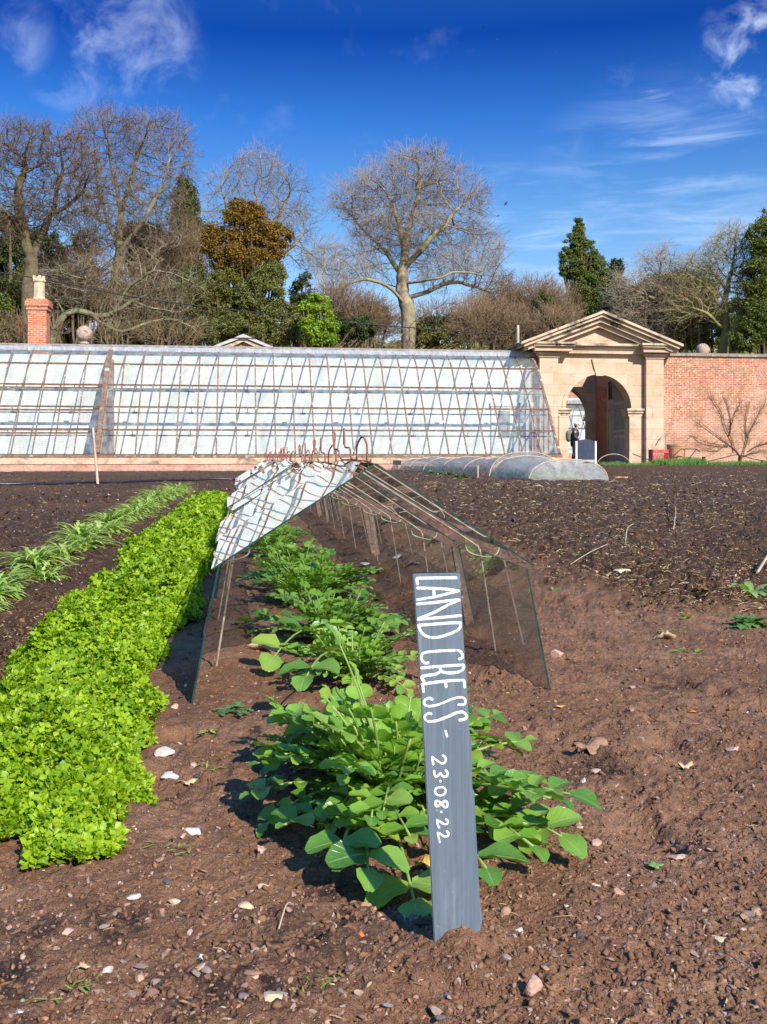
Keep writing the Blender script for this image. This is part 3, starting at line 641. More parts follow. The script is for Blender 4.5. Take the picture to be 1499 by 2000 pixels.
# ------------------------------------------------------------------ gateway
def gate():
    G = thing('stone_gateway', (0, 0, 0), 'pale stone arched gateway with pediment between glasshouse and brick wall', 'gateway')
    Yf = 38.62
    def X(px): return at(px, 800, 38.4).x
    o0, o1 = X(1109), X(1237); oc, R = (o0 + o1) / 2, (o1 - o0) / 2
    zs = at(1237, 798, 38.4).z; zE0 = at(1270, 692, 38.4).z; zE1 = at(1270, 671, 38.2).z; g = -.8
    arc = [(oc + R * math.cos(a), zs + R * math.sin(a)) for a in np.linspace(0, PI, 33)]
    x0, x1 = X(1058), X(1292)
    body = [(x0, g), (x0, zE0), (x1, zE0), (x1, g), (o1, g)] + arc + [(o0, g)]
    MB().prism(body, Yf, Yf + .6).build('arch_wall', M['stone'], G)
    for a, c in ((1054, 1090), (1262, 1296)):
        b = MB(); b.box((X(a), 38.36, g), (X(c), Yf - .003, zE0 - .18)); b.build('pilaster', M['stone'], G)
        b = MB(); b.box((X(a) - .05, 38.31, zE0 - .178), (X(c) + .05, Yf - .004, zE0 - .09)); b.box((X(a) - .10, 38.25, zE0 - .088), (X(c) + .10, Yf - .005, zE0 - .003)); b.build('capital', M['stone_dirty'], G)
    # archivolt ring and keystone
    ri, ro = R + .002, R + .16
    ring = [(oc + ri * math.cos(a), zs + ri * math.sin(a)) for a in np.linspace(0, PI, 33)] + [(oc + ro * math.cos(a), zs + ro * math.sin(a)) for a in np.linspace(PI, 0, 33)]
    b = MB(); n = 33
    V = [(x, Yf - .03, z) for x, z in ring] + [(x, Yf - .002, z) for x, z in ring]
    F = [(i, i + 1, 2 * n - 2 - i, 2 * n - 1 - i) for i in range(n - 1)] + [(i, 66 + i, 66 + i + 1, i + 1) for i in range(n - 1)] + [(n + i, 66 + n + i, 66 + n + i + 1, n + i + 1) for i in range(n - 1)]
    b.add(V, F); b.build('archivolt', M['stone'], G)
    k0, k1 = X(1163), X(1187); ztop = zE0 - .20
    MB().prism([(k0 + .10, zs + R - .05), (k0 - .08, ztop), (k1 + .08, ztop), (k1 - .10, zs + R - .05)], Yf - .075, Yf - .031).build('keystone', M['stone'], G)
    for a, c in ((1089, 1120), (1227, 1262)):
        xa, xc = X(a), X(c); b = MB()
        for q, (za, zb, pr) in enumerate([(zs - .30, zs - .18, .05), (zs - .178, zs - .08, .11), (zs - .078, zs + .01, .17)]): b.box((xa + .12 - pr * .7, Yf - pr, za), (xc - .10 + pr * .7, Yf + .59, zb))
        b.build('impost', M['stone_dirty'], G)
        b = MB(); b.box((xa + .13, Yf - .045, g), (xc - .13, Yf - .002, zs - .30)); b.build('pier', M['stone'], G)
    # entablature
    ea, eb = X(1046), X(1306)
    b = MB(); b.box((ea, 38.40, zE0), (eb, 40.2, zE0 + .16)); b.build('architrave', M['stone'], G)
    zc0, zc1 = zE0 + .17, zE1 - .02
    b = MB(); b.box((ea - .02, 38.34, zE0 + .162), (eb + .02, 40.25, zc1 - .10)); b.build('frieze', M['stone'], G)
    for a, c in ((1040, 1113), (1251, 1318)):
        b = MB(); b.box((X(a), 38.05, zE0 + .05), (X(c), 38.338, zc1 - .16)); b.build('entablature_block', M['stone'], G)
        b = MB(); b.box((X(a) - .07, 37.93, zc1 - .158), (X(c) + .07, 38.33, zc1 - .08)); b.box((X(a) - .13, 37.86, zc1 - .078), (X(c) + .13, 38.325, zc1 - .001)); b.build('block_cornice', M['stone_dirty'], G)
    b = MB(); b.box((ea - .05, 38.18, zc1 - .098), (eb + .05, 40.3, zc1)); b.build('cornice', M['stone_dirty'], G)
    # pediment
    pa, pb = at(1018, 672, 37.8), at(1334, 668, 37.8); ap = at(1184, 607, 37.8)
    za = (pa.z + pb.z) / 2; xm = (pa.x + pb.x) / 2; H = ap.z - za; W2 = (pb.x - pa.x) / 2; sl_ = H / W2
    def rake(s0, s1, y0, name, m, dx):
        # two slabs between offsets s0 and s1 below the top line, meeting at the ridge
        w_ = W2 - dx
        L = [(xm - w_, za - s1 + dx * sl_), (xm, za + H - s1), (xm + w_, za - s1 + dx * sl_), (xm + w_, za - s0 + dx * sl_), (xm, za + H - s0), (xm - w_, za - s0 + dx * sl_)]
        MB().prism(L, y0, 40.3 + (38.4 - y0)).build(name, M[m], G)
    rake(0, .10, 37.72, 'pediment_cap', 'stone_dirty', 0)
    rake(.102, .24, 37.82, 'raking_cornice', 'stone_dirty', .12)
    rake(.242, .42, 37.98, 'raking_cornice', 'stone_dirty', .34)
    rake(.422, .60, 38.15, 'raking_moulding', 'stone', .80)
    d = 1.15; MB().prism([(xm - W2 + d, zc1 + .004), (xm, za + H - .602), (xm + W2 - d, zc1 + .004)], 38.42, 40.2).build('tympanum', M['stone'], G)
    # passage behind the arch
    YF = 43.5; xs_ = o1 + .30
    b = MB(); b.box((xs_, 39.25, -.8), (xs_ + .4, YF, 4.6)); b.build('passage_wall', M['brick_dark'], G)
    b = MB(); b.box((o0 - .9, 39.25, -.8), (o0 - .5, YF, 4.6)); b.build('passage_wall', M['stone'], G)
    arc2 = [(oc + R * math.cos(a), zs - .15 + R * math.sin(a)) for a in np.linspace(0, PI, 33)]
    MB().prism([(o0 - .9, g), (o0 - .9, 4.6), (xs_ + .4, 4.6), (xs_ + .4, g), (o1, g)] + arc2 + [(o0, g)], YF, YF + .6).build('far_arch', M['stone'], G)
    b = MB(); b.box((o1 - .30, YF - .05, zs - .35), (o1 + .05, YF - .004, zs - .17)); b.build('impost', M['stone_dirty'], G)
    b = MB(); b.box((o0 - .5, 42.3, 3.13), (xs_, 42.42, 3.25)); b.build('tie_beam', M['gatewood'], G)
    # side door and fanlight in the passage
    b = MB()
    for ya, yb2, za_, zb_ in ((41.85, 41.98, -.4, 3.45), (40.45, 40.58, -.4, 3.45), (40.58, 41.85, 2.25, 2.65)): b.box((xs_ - .06, ya, za_), (xs_ - .003, yb2, zb_))
    b.box((xs_ - .06, 40.45, 3.452), (xs_ - .003, 41.98, 3.65)); b.build('door_surround', M['stone'], G)
    b = MB(); b.box((xs_ - .02, 40.58, -.4), (xs_ - .004, 41.85, 2.248)); b.build('side_door', M['gatewood'], G)
    b = MB(); b.box((xs_ - .02, 40.58, 2.652), (xs_ - .004, 41.85, 3.45)); b.build('fanlight', M['blackmetal'], G)
    # the open slatted gate leaf
    xg = o1 + .06; lf = MB()
    ys = np.linspace(39.30, 40.62, 12)
    def top(y): return zs + math.sqrt(max(0, 1 - ((40.66 - y) / 1.45) ** 2)) * (R - .05)
    gl = bpy.data.objects.new('gate_leaf', None)
    for y in ys[1:-1]: lf.box((xg - .02, y - .022, -.2), (xg + .02, y + .022, top(y) - .05))
    gate_ = lf.build('gate_leaf', M['gatewood'], G)
    for za_, zb_ in ((-.22, .02), (.95, 1.10), (1.2, 1.33), (2.35, 2.5)): MB().box((xg - .035, 39.28, za_), (xg + .03, 40.66, zb_)).build('gate_rail', M['gatewood'], gate_)
    b = MB(); b.box((xg - .045, 40.60, -.25), (xg + .04, 40.70, top(40.66) + .03)); b.box((xg - .045, 39.24, -.25), (xg + .04, 39.34, top(39.3))); b.build('gate_stile', M['gatewood'], gate_)
    b = MB(); yy = np.linspace(39.3, 40.66, 14); b.tube([(xg, y, top(y)) for y in yy], .045, 6); b.build('gate_top', M['gatewood'], gate_)
    bpy.data.objects.remove(gl)
    b = MB(); b.box((o0 - .5, 38.0, -.5), (xs_, 44.2, -.118)); b.build('threshold', M['stone_sill'], G)
    return G
gate()

# chimney, balls, pediment beyond, far glasshouse
def chimney():
    a, c = at(57, 669, 39.5), at(93, 669, 39.5); zb = a.z - .15; w_ = c.x - a.x; zt_ = at(75, 585, 39.5).z; x0 = a.x
    T = thing('chimney_stack', (x0 + w_ / 2, 39.5, zb), 'red brick chimney stack with pale pot behind glasshouse ridge', 'chimney')
    inv = Matrix.Translation(-T.location)
    def P(b, n, m): o = b.build(n, M[m], T); o.matrix_parent_inverse = inv; return o
    P(MB().box((x0, 39.3, zb), (x0 + w_, 40.0, zt_ - .42)), 'stack', 'brick_red')
    b = MB(); b.box((x0 - .05, 39.25, zt_ - .418), (x0 + w_ + .05, 40.05, zt_ - .28)); b.box((x0 - .09, 39.21, zt_ - .278), (x0 + w_ + .09, 40.09, zt_ - .08)); b.box((x0 - .05, 39.25, zt_ - .078), (x0 + w_ + .05, 40.05, zt_)); P(b, 'corbel', 'brick_red')
    b = MB(); b.box((x0 - .03, 39.2, zb - .05), (x0 + w_ + .14, 40.05, zb + .06)); P(b, 'stone_base', 'stone_dirty')
    cx, cyy = x0 + w_ * .50, 39.65; b = MB()
    r = .215; k = 8
    b.lathe([(r * 1.15, 0), (r * 1.12, .05), (r, .12), (r * .97, .62), (r * 1.0, .66), (r * 1.18, .70), (r * 1.18, .76), (r * 1.0, .80), (r * .8, .80), (r * .75, .3)], (cx, cyy, zt_), 8)
    for q in range(4):
        an = PI / 8 + q * PI / 2; b.obox((cx + .17 * math.cos(an), cyy + .17 * math.sin(an), zt_ + .86), (.05, 0, 0), (0, .05, 0), (0, 0, .065))
    P(b, 'chimney_pot', 'pot')
chimney()
def ball(px, py, rp, Y, label):
    c = at(px, py, Y); r = rp / FPX * Y
    b = MB(); V = ICO2[0] * r * (1 + .02 * np.sin(ICO2[0] * 7).sum(1, keepdims=True)); b.add(V + np.array(c), ICO2[1])
    b.lathe([(r * .55, -r * 1.25), (r * .6, -r * 1.1), (r * .35, -r * .9)], tuple(c), 16)
    o = b.build('stone_ball', M['ball'], smooth=True, loc=tuple(c)); tag(o, label, 'ball finial')
ball(165, 652, 15.5, 39.3, 'round stone ball finial beside the chimney stack')
ball(1373, 684, 14, 39.25, 'round stone ball finial on the brick wall under the yellowish tree')
def far_ped():
    a, c, ap = at(410, 672, 47), at(541, 672, 47), at(473, 652, 47); T = thing('garden_building', (ap.x, 47, -.3), 'small stone building whose pediment peeps over the glasshouse ridge', 'building')
    inv = Matrix.Translation(-T.location); x0, x1 = a.x, c.x; z = a.z - .15; H = ap.z - z; xm = (x0 + x1) / 2
    def P(b, n, m): o = b.build(n, M[m], T); o.matrix_parent_inverse = inv; return o
    P(MB().box((x0 + .4, 47.3, -.4), (x1 - .4, 50, z)), 'wall', 'stone')
    P(MB().prism([(x0 + .5, z), (xm, z + H - .3), (x1 - .5, z)], 47.3, 50), 'tympanum', 'stone')
    P(MB().prism([(x0 + .05, z - .13), (xm, z + H - .17), (x1 - .05, z - .13), (x1 - .6, z - .13), (xm, z + H - .34), (x0 + .6, z - .13)], 47.1, 50.2), 'raking_cornice', 'stone_dirty')
    P(MB().prism([(x0, z), (xm, z + H), (x1, z), (x1, z - .12), (xm, z + H - .16), (x0, z - .12)], 47, 50.4), 'roof', 'rooftile')
far_ped()
def far_glass():
    T = thing('glasshouse', (20.5, 60, -.3), 'further glasshouse seen through the stone archway', 'glasshouse')
    inv = Matrix.Translation(-T.location)
    def P(b, n, m): o = b.build(n, M[m], T); o.matrix_parent_inverse = inv; return o
    P(MB().box((12, 63, -.4), (30, 63.4, 4.6)), 'back_wall', 'brick')
    P(MB().box((12, 62.97, -.4), (30, 62.996, 3.9)), 'whitewash', 'white')
    P(MB().box((12, 60, -.4), (30, 60.3, .3)), 'plinth', 'brick')
    P(MB().prism_x([(60, .3), (62.6, 3.5), (62.61, 3.49), (60.01, .29)], 12, 30), 'glass_slope', 'greenhouse_glass')
    P(MB().box((12, 62.4, 3.5), (30, 63.0, 3.75)), 'ridge', 'lead')
    b = MB()
    for x in np.arange(12, 30, .8): b.tube([(x, 59.97, .3), (x, 62.6, 3.5)], .028, 4)
    for k in range(1, 4): b.tube([(12, 60 + .65 * k - .03, .3 + .8 * k), (30, 60 + .65 * k - .03, .3 + .8 * k)], .025, 4)
    o = P(b, 'glazing_bars', 'rustdark')
far_glass()

# ------------------------------------------------------------------ things by the wall
def chalkboard():
    Y = 36.4; tl, br_ = at(1128, 858, Y), at(1162, 902, Y); zb = -.13
    T = thing('chalkboard', ((tl.x + br_.x) / 2, Y, zb), 'blank dark blue chalkboard in a pale wooden frame before the archway', 'chalkboard'); inv = Matrix.Translation(-T.location)
    def P(b, n, m): o = b.build(n, M[m], T); o.matrix_parent_inverse = inv; return o
    x0, x1 = tl.x, br_.x; zt = tl.z; w_ = x1 - x0
    top = [(x0 + w_ * q, zt - .07 + .07 * math.sin(PI * q)) for q in np.linspace(0, 1, 12)]
    P(MB().prism([(x0, zb + .22)] + top + [(x1, zb + .22)], Y, Y + .03), 'writing_panel', 'chalk')
    for x in (x0 - .035, x1 + .035): P(MB().box((x - .032, Y - .02, zb - .08), (x + .032, Y + .05, zt - .07)), 'leg', 'whitepaint')
    P(MB().box((x0, Y - .01, zb + .14), (x1, Y + .04, zb + .218)), 'bottom_rail', 'gatewood')
chalkboard()
def crate():
    p = at(1287, 893, 36.8); x, z = p.x, -.14; w_, h = .64, .62
    T = thing('plastic_crate', (x, 36.8, z), 'red latticed plastic crate at the foot of the gateway pilaster', 'crate'); inv = Matrix.Translation(-T.location)
    b = MB()
    for s_ in (-1, 1):
        b.box((x - w_ / 2, 36.8 + s_ * .2 - .01, z + h - .13), (x + w_ / 2, 36.8 + s_ * .2 + .01, z + h))
        for q in range(11):
            xa = x - w_ / 2 + q * w_ / 11
            for d in (-1, 1): b.tube([(xa + (.0 if d > 0 else w_ / 11), 36.8 + s_ * .2, z), (xa + (w_ / 11 if d > 0 else 0), 36.8 + s_ * .2, z + (h - .13))], .009, 4)
        for q in range(4): b.tube([(x - w_ / 2, 36.8 + s_ * .2, z + q * .09), (x + w_ / 2, 36.8 + s_ * .2, z + q * .09)], .009, 4)
        b.box((x + s_ * w_ / 2 - .01, 36.59, z), (x + s_ * w_ / 2 + .01, 37.01, z + h))
    b.box((x - w_ / 2, 36.59, z), (x + w_ / 2, 37.01, z + .02))
    o = b.build('basket', M['redcrate'], T); o.matrix_parent_inverse = inv
    b = MB(); 
    for q in (-.16, .10): b.box((x + q - .06, 36.585, z + h - .085), (x + q + .06, 36.589, z + h - .045))
    o = b.build('hand_slot', M['coping'], T); o.matrix_parent_inverse = inv
crate()
def tub():
    p = at(1321, 890, 37.2); b = MB(); r = .36
    b.lathe([(r * .8, 0), (r * .86, .02), (r * .97, .62), (r * .99, .64), (r * .99, .72), (r * 1.03, .725), (r * 1.03, .80), (r * .96, .80), (r * .9, .1)], (p.x, 37.2, -.12), 28)
    o = b.build('tub', M['terracotta'], smooth=False, loc=(p.x, 37.2, -.12)); tag(o, 'large round brown tub behind the black bent-bar frame', 'tub')
    T = thing('hand_cart', (p.x, 36.5, -.28), 'black bent-bar hand cart frame standing before the brown tub', 'cart'); inv = Matrix.Translation(-T.location)
    Yc = 36.5; q = lambda px, py, dy=0: tuple(at(px, py, Yc + dy)); b = MB()
    for dy in (0, .4): b.tube([q(1303, 903, dy), q(1328, 879, dy), q(1332, 877, dy), q(1360, 877, dy), q(1368, 883, dy)], .018, 6)
    b.tube([q(1361, 877, 0), q(1361, 877, .4)], .016, 6); b.tube([q(1361, 877), q(1341, 902)], .018, 6); b.tube([q(1338, 878), q(1338, 893), q(1350, 893)], .014, 6)
    o = b.build('bent_bar_frame', M['blackmetal'], T); o.matrix_parent_inverse = inv
    c = q(1341, 903); b = MB(); b.tube([(c[0] + .13 * math.cos(a), c[1], c[2] + .13 * math.sin(a)) for a in np.linspace(0, 2 * PI, 17)], .022, 6); o = b.build('wheel', M['blackmetal'], T); o.matrix_parent_inverse = inv
    # tap pipe on the pilaster
    b = MB(); pp = [at(1301, 905, 38.2), at(1301, 845, 38.2)]; b.tube([tuple(v) for v in pp], .025, 6); o = b.build('post', M['blackmetal']); bpy.data.objects.remove(o)
    b = MB(); b.tube([tuple(at(1301, 904, 38.3)), tuple(at(1301, 846, 38.3)), tuple(at(1293, 853, 38.2)), tuple(at(1289, 862, 38.15))], .022, 6)
    o = b.build('standpipe', M['lead']); tag(o, 'thin grey standpipe with bent spout at the pilaster edge', 'pipe')
tub()
# half hoop, rope posts
p0, p1, p2 = at(1166, 905, 35.8), at(1198, 887, 35.8), at(1232, 901, 35.8); b = MB()
b.tube([((p0.x + p2.x) / 2 - (p2.x - p0.x) / 2 * math.cos(a), 35.8, -.14 + (p1.z + .14) * math.sin(a)) for a in np.linspace(0, PI, 25)], .017, 6)
tag(b.build('wire_hoop', M['galv']), 'single bare half-round hoop in the soil before the archway', 'hoop')
rp = [(1375, 893, 917, 'taller dark post of the low rope rail, nearest the hand cart'), (1409, 905, 914, 'short dark stake behind the leafy strip, second from the hand cart'), (1448, 904, 915, 'short dark stake below the wall-trained tree trunk'), (1461, 904, 915, 'short dark stake just right of the trained tree trunk'), (1490, 900, 916, 'short dark stake at the right end of the leafy strip')]
for px, y0, y1, lb in rp:
    a = at(px, y0, 35.6); b = MB(); b.box((a.x - .05, 35.55, -.38), (a.x + .05, 35.65, a.z)); b.box((a.x - .055, 35.545, a.z), (a.x + .055, 35.655, a.z + .02))
    tag(b.build('post', M['blackmetal'], loc=(a.x, 35.6, -.3)), lb, 'post', 'short dark stakes by the brick wall')
b = MB(); ct = [(1372, 893), (1372, 905), (1400, 897), (1440, 890), (1445, 890), (1499, 903), (1540, 906)]
b.tube(smooth_path([tuple(at(x, y, 36.2)) for x, y in [(1236, 886), (1262, 896), (1300, 904), (1372, 902), (1405, 896), (1441, 888), (1470, 896), (1520, 905)]], 5), .018, 5)
tag(b.build('rope', M['blackmetal']), 'thin dark rope sagging along the foot of the brick wall', 'rope')

# crop tunnels
def tunnel(xl, xr, Ys, Hs, label, mat, skew=0):
    T = thing('crop_tunnel', ((xl + xr) / 2, Ys[0], gz(xl, Ys[0])), label, 'tunnel'); inv = Matrix.Translation(-T.location)
    n = 22; rows = []; yy = []
    for i in range(len(Ys) - 1):
        for q in np.linspace(0, 1, 7)[:-1]: yy.append((Ys[i] + (Ys[i + 1] - Ys[i]) * q, Hs[i] + (Hs[i + 1] - Hs[i]) * q - .05 * math.sin(PI * q)))
    yy.append((Ys[-1], Hs[-1])); xc, R = (xl + xr) / 2, (xr - xl) / 2
    V = []
    for y, h in yy:
        for a in np.linspace(0, PI, n):
            wb = 1 + .02 * math.sin(a * 9 + y * 7); x = xc - R * math.copysign(abs(math.cos(a)) ** .85, math.cos(a)) * wb; z = float(macro(x, y)) - .03 + (h + .03) * math.sin(a) ** .80 * wb + .014 * math.sin(y * 11 + a * 13)
            V.append((x, y, z))
    F = [(i * n + j, i * n + j + 1, (i + 1) * n + j + 1, (i + 1) * n + j) for i in range(len(yy) - 1) for j in range(n - 1)]
    b = MB(); b.add(V, F); c = len(V)
    cov = b.build('cover', M[mat], T, smooth=True); cov.matrix_parent_inverse = inv
    m_ = cov.modifiers.new('cloth', 'SOLIDIFY'); m_.thickness = .004
    b = MB()                          # the gathered near end
    y, h = yy[0]; V = [(xc - R * .3, y - .10, macro(xc, y) - .02)] + [tuple(v) for v in V[:n]]
    b.add(V, [(0, j + 2, j + 1) for j in range(n - 1)]); e = b.build('end_sheet', M[mat], T); e.matrix_parent_inverse = inv
    for y, h in zip(Ys, Hs):
        b = MB(); b.tube([(xc - R * 1.0 * math.copysign(abs(math.cos(a)) ** .85, math.cos(a)), y, float(macro(xc, y)) - .03 + (h + .05) * math.sin(a) ** .80) for a in np.linspace(0, PI, 25)], .010, 5)
        hb = b.build('hoop', M['wood_old'], T); hb.matrix_parent_inverse = inv
    return T
tunnel(4.97, 6.42, [17.0, 19.6], [.37, .44], 'near end of the low tunnel under creased clear film', 'film')
tunnel(4.93, 6.45, [19.68, 22.2, 24.7, 27.2, 29.6, 31.6, 33.2], [.52, .42, .44, .42, .44, .40, .38], 'long low tunnel of grey crop netting on hoops', 'net')
def looseb(px, py, w_, h_, rz, label, L=.215):
    p = atg(px, py + h_ / 2); s_ = p.y / FPX; b = MB(); W_ = w_ * s_ / 2; H_ = h_ * s_ / 2
    b.obox((0, 0, H_ * .8), (W_ * math.cos(rz), W_ * math.sin(rz), 0), (-.06 * math.sin(rz), .06 * math.cos(rz), 0), (0, 0, H_))
    o = b.build('brick', M['orangebrick']); o.location = (p.x, p.y, p.z + .0); tag(o, label, 'brick', 'loose bricks holding down the tunnel cover')
    m_ = o.modifiers.new('worn', 'BEVEL'); m_.width = .008; m_.segments = 2
looseb(944, 926, 24, 14, .5, 'broken orange brick standing beside the wooden peg'); looseb(798, 914, 11, 6, .2, 'far orange brick next to the black plant label')
looseb(1122, 932, 34, 9, .05, 'flat orange brick against the near end of the film tunnel'); looseb(1212, 933, 28, 5, .1, 'thin orange brick lying alone right of the film tunnel')
looseb(1019, 934, 28, 6, .1, 'dull red brick at the left foot of the film tunnel'); looseb(871, 921, 13, 8, .3, 'orange brick among seedlings, nearest the row middle'); looseb(900, 926, 9, 7, .3, 'small orange brick left of the wooden peg'); looseb(831, 918, 12, 5, .1, 'low orange brick between the far brick and the row middle')
p = atg(934, 936); b = MB(); b.box((p.x - .012, p.y - .01, p.z - .1), (p.x + .012, p.y + .01, at(933, 910, p.y).z)); b.prism([(p.x - .012, at(933, 910, p.y).z), (p.x, at(933, 907, p.y).z), (p.x + .012, at(933, 910, p.y).z)], p.y - .01, p.y + .01)
tag(b.build('wooden_peg', M['wood_old']), 'short pale wooden peg beside a broken orange brick', 'peg')
T = thing('plant_label', tuple(at(776, 912, 20)), 'small black plant label on a stake near the far end of the tunnel', 'label'); inv = Matrix.Translation(-T.location)
a, c = at(768, 899, 20), at(784, 908, 20)
for nm, bb in (('label_plate', MB().box((a.x, 20, a.z), (c.x, 20.01, c.z))), ('stake', MB().box(((a.x + c.x) / 2 - .01, 20.012, -.2), ((a.x + c.x) / 2 + .01, 20.02, a.z - .02)))):
    o = bb.build(nm, M['blackmetal'], T); o.matrix_parent_inverse = inv
# cane and hose on the left
p = atg(192, 946); b = MB(); q0 = Vector((p.x, p.y, p.z - .05)); q1 = at(182, 835, p.y + .15)
b.tube([tuple(q0), tuple(q0.lerp(q1, .8))], [.022, .018], 7); b.tube([tuple(q0.lerp(q1, .8)), tuple(q1)], [.021, .021], 7, 1)
tag(b.build('stake', [M['wood_old'], M['gatewood']]), 'tall thin pale wooden stake upright in the left bed', 'stake')
b = MB(); pts = []
for px in range(-60, 500, 40):
    py = 949.5 - 9.5 * sst(-60, 500, px) if px < 470 else 941; q = atg(px, py); pts.append((q.x, q.y, gz(q.x, q.y) + .03))
b.tube(smooth_path(pts, 4), .020, 8); tag(b.build('hose', M['blackpipe'], smooth=True), 'long black irrigation hose lying across the left bed', 'hose')
# cable and birds
b = MB(); cb = [(-140, 512, 44), (95, 547, 44.5), (250, 578, 45), (420, 601, 45.5), (640, 626, 46), (840, 643, 46.5), (1012, 656, 47)]
b.tube(smooth_path([tuple(at(*q)) for q in cb], 8), .028, 5); tag(b.build('overhead_cable', M['blackmetal']), 'dark overhead cable sagging in front of the trees', 'cable')
q = at(1012, 640, 47); b = MB(); b.tube([(q.x, 47, -.3), (q.x, 47, q.z)], .07, 8); b.box((q.x - .05, 46.95, q.z), (q.x + .05, 47.05, q.z + .12)); tag(b.build('cable_pole', M['gatewood']), 'thin dark pole at the right end of the cable', 'pole')
def bird(px, py, s_, bank, label, Y=70):
    c = at(px, py, Y); b = MB(); V = []; 
    b.add(ICO1[0] * np.array([.10, .26, .08]) * s_, ICO1[1]); b.add(ICO0[0] * .07 * s_ + np.array([0, .28 * s_, .02]), ICO0[1])
    for k in (-1, 1):
        P = [(0, .10), (.30, .14), (.62, .02), (.60, -.06), (.28, -.10), (0, -.12)]; Z = [0, .12, .06, .05, .10, 0]
        for dz in (0, -.012): b.add([(k * x * s_, y * s_, (z + dz) * s_ ) for (x, y), z in zip(P, Z)], [(0, 1, 4, 5), (1, 2, 3, 4)] if k > 0 else [(5, 4, 1, 0), (4, 3, 2, 1)])
    b.add([(-.03 * s_, -.2 * s_, 0), (.03 * s_, -.2 * s_, 0), (.09 * s_, -.45 * s_, 0), (-.09 * s_, -.45 * s_, 0)], [(0, 1, 2, 3)])
    o = b.build('bird', M['birdmat']); o.location = c; o.rotation_euler = bank; tag(o, label, 'bird', 'distant dark birds in the sky')
bird(944, 53, .32, (.9, .2, 1.2), 'highest of the tiny dark birds in the blue sky'); bird(971, 77, .22, (.9, -.2, .5), 'tiny dark bird just below the highest one')
bird(988, 398, .34, (.8, .5, 2.0), 'dark bird beside the big bare tree, upper of two'); bird(973, 422, .26, (.7, -.4, .4), 'dark bird beside the big bare tree, lower of two')
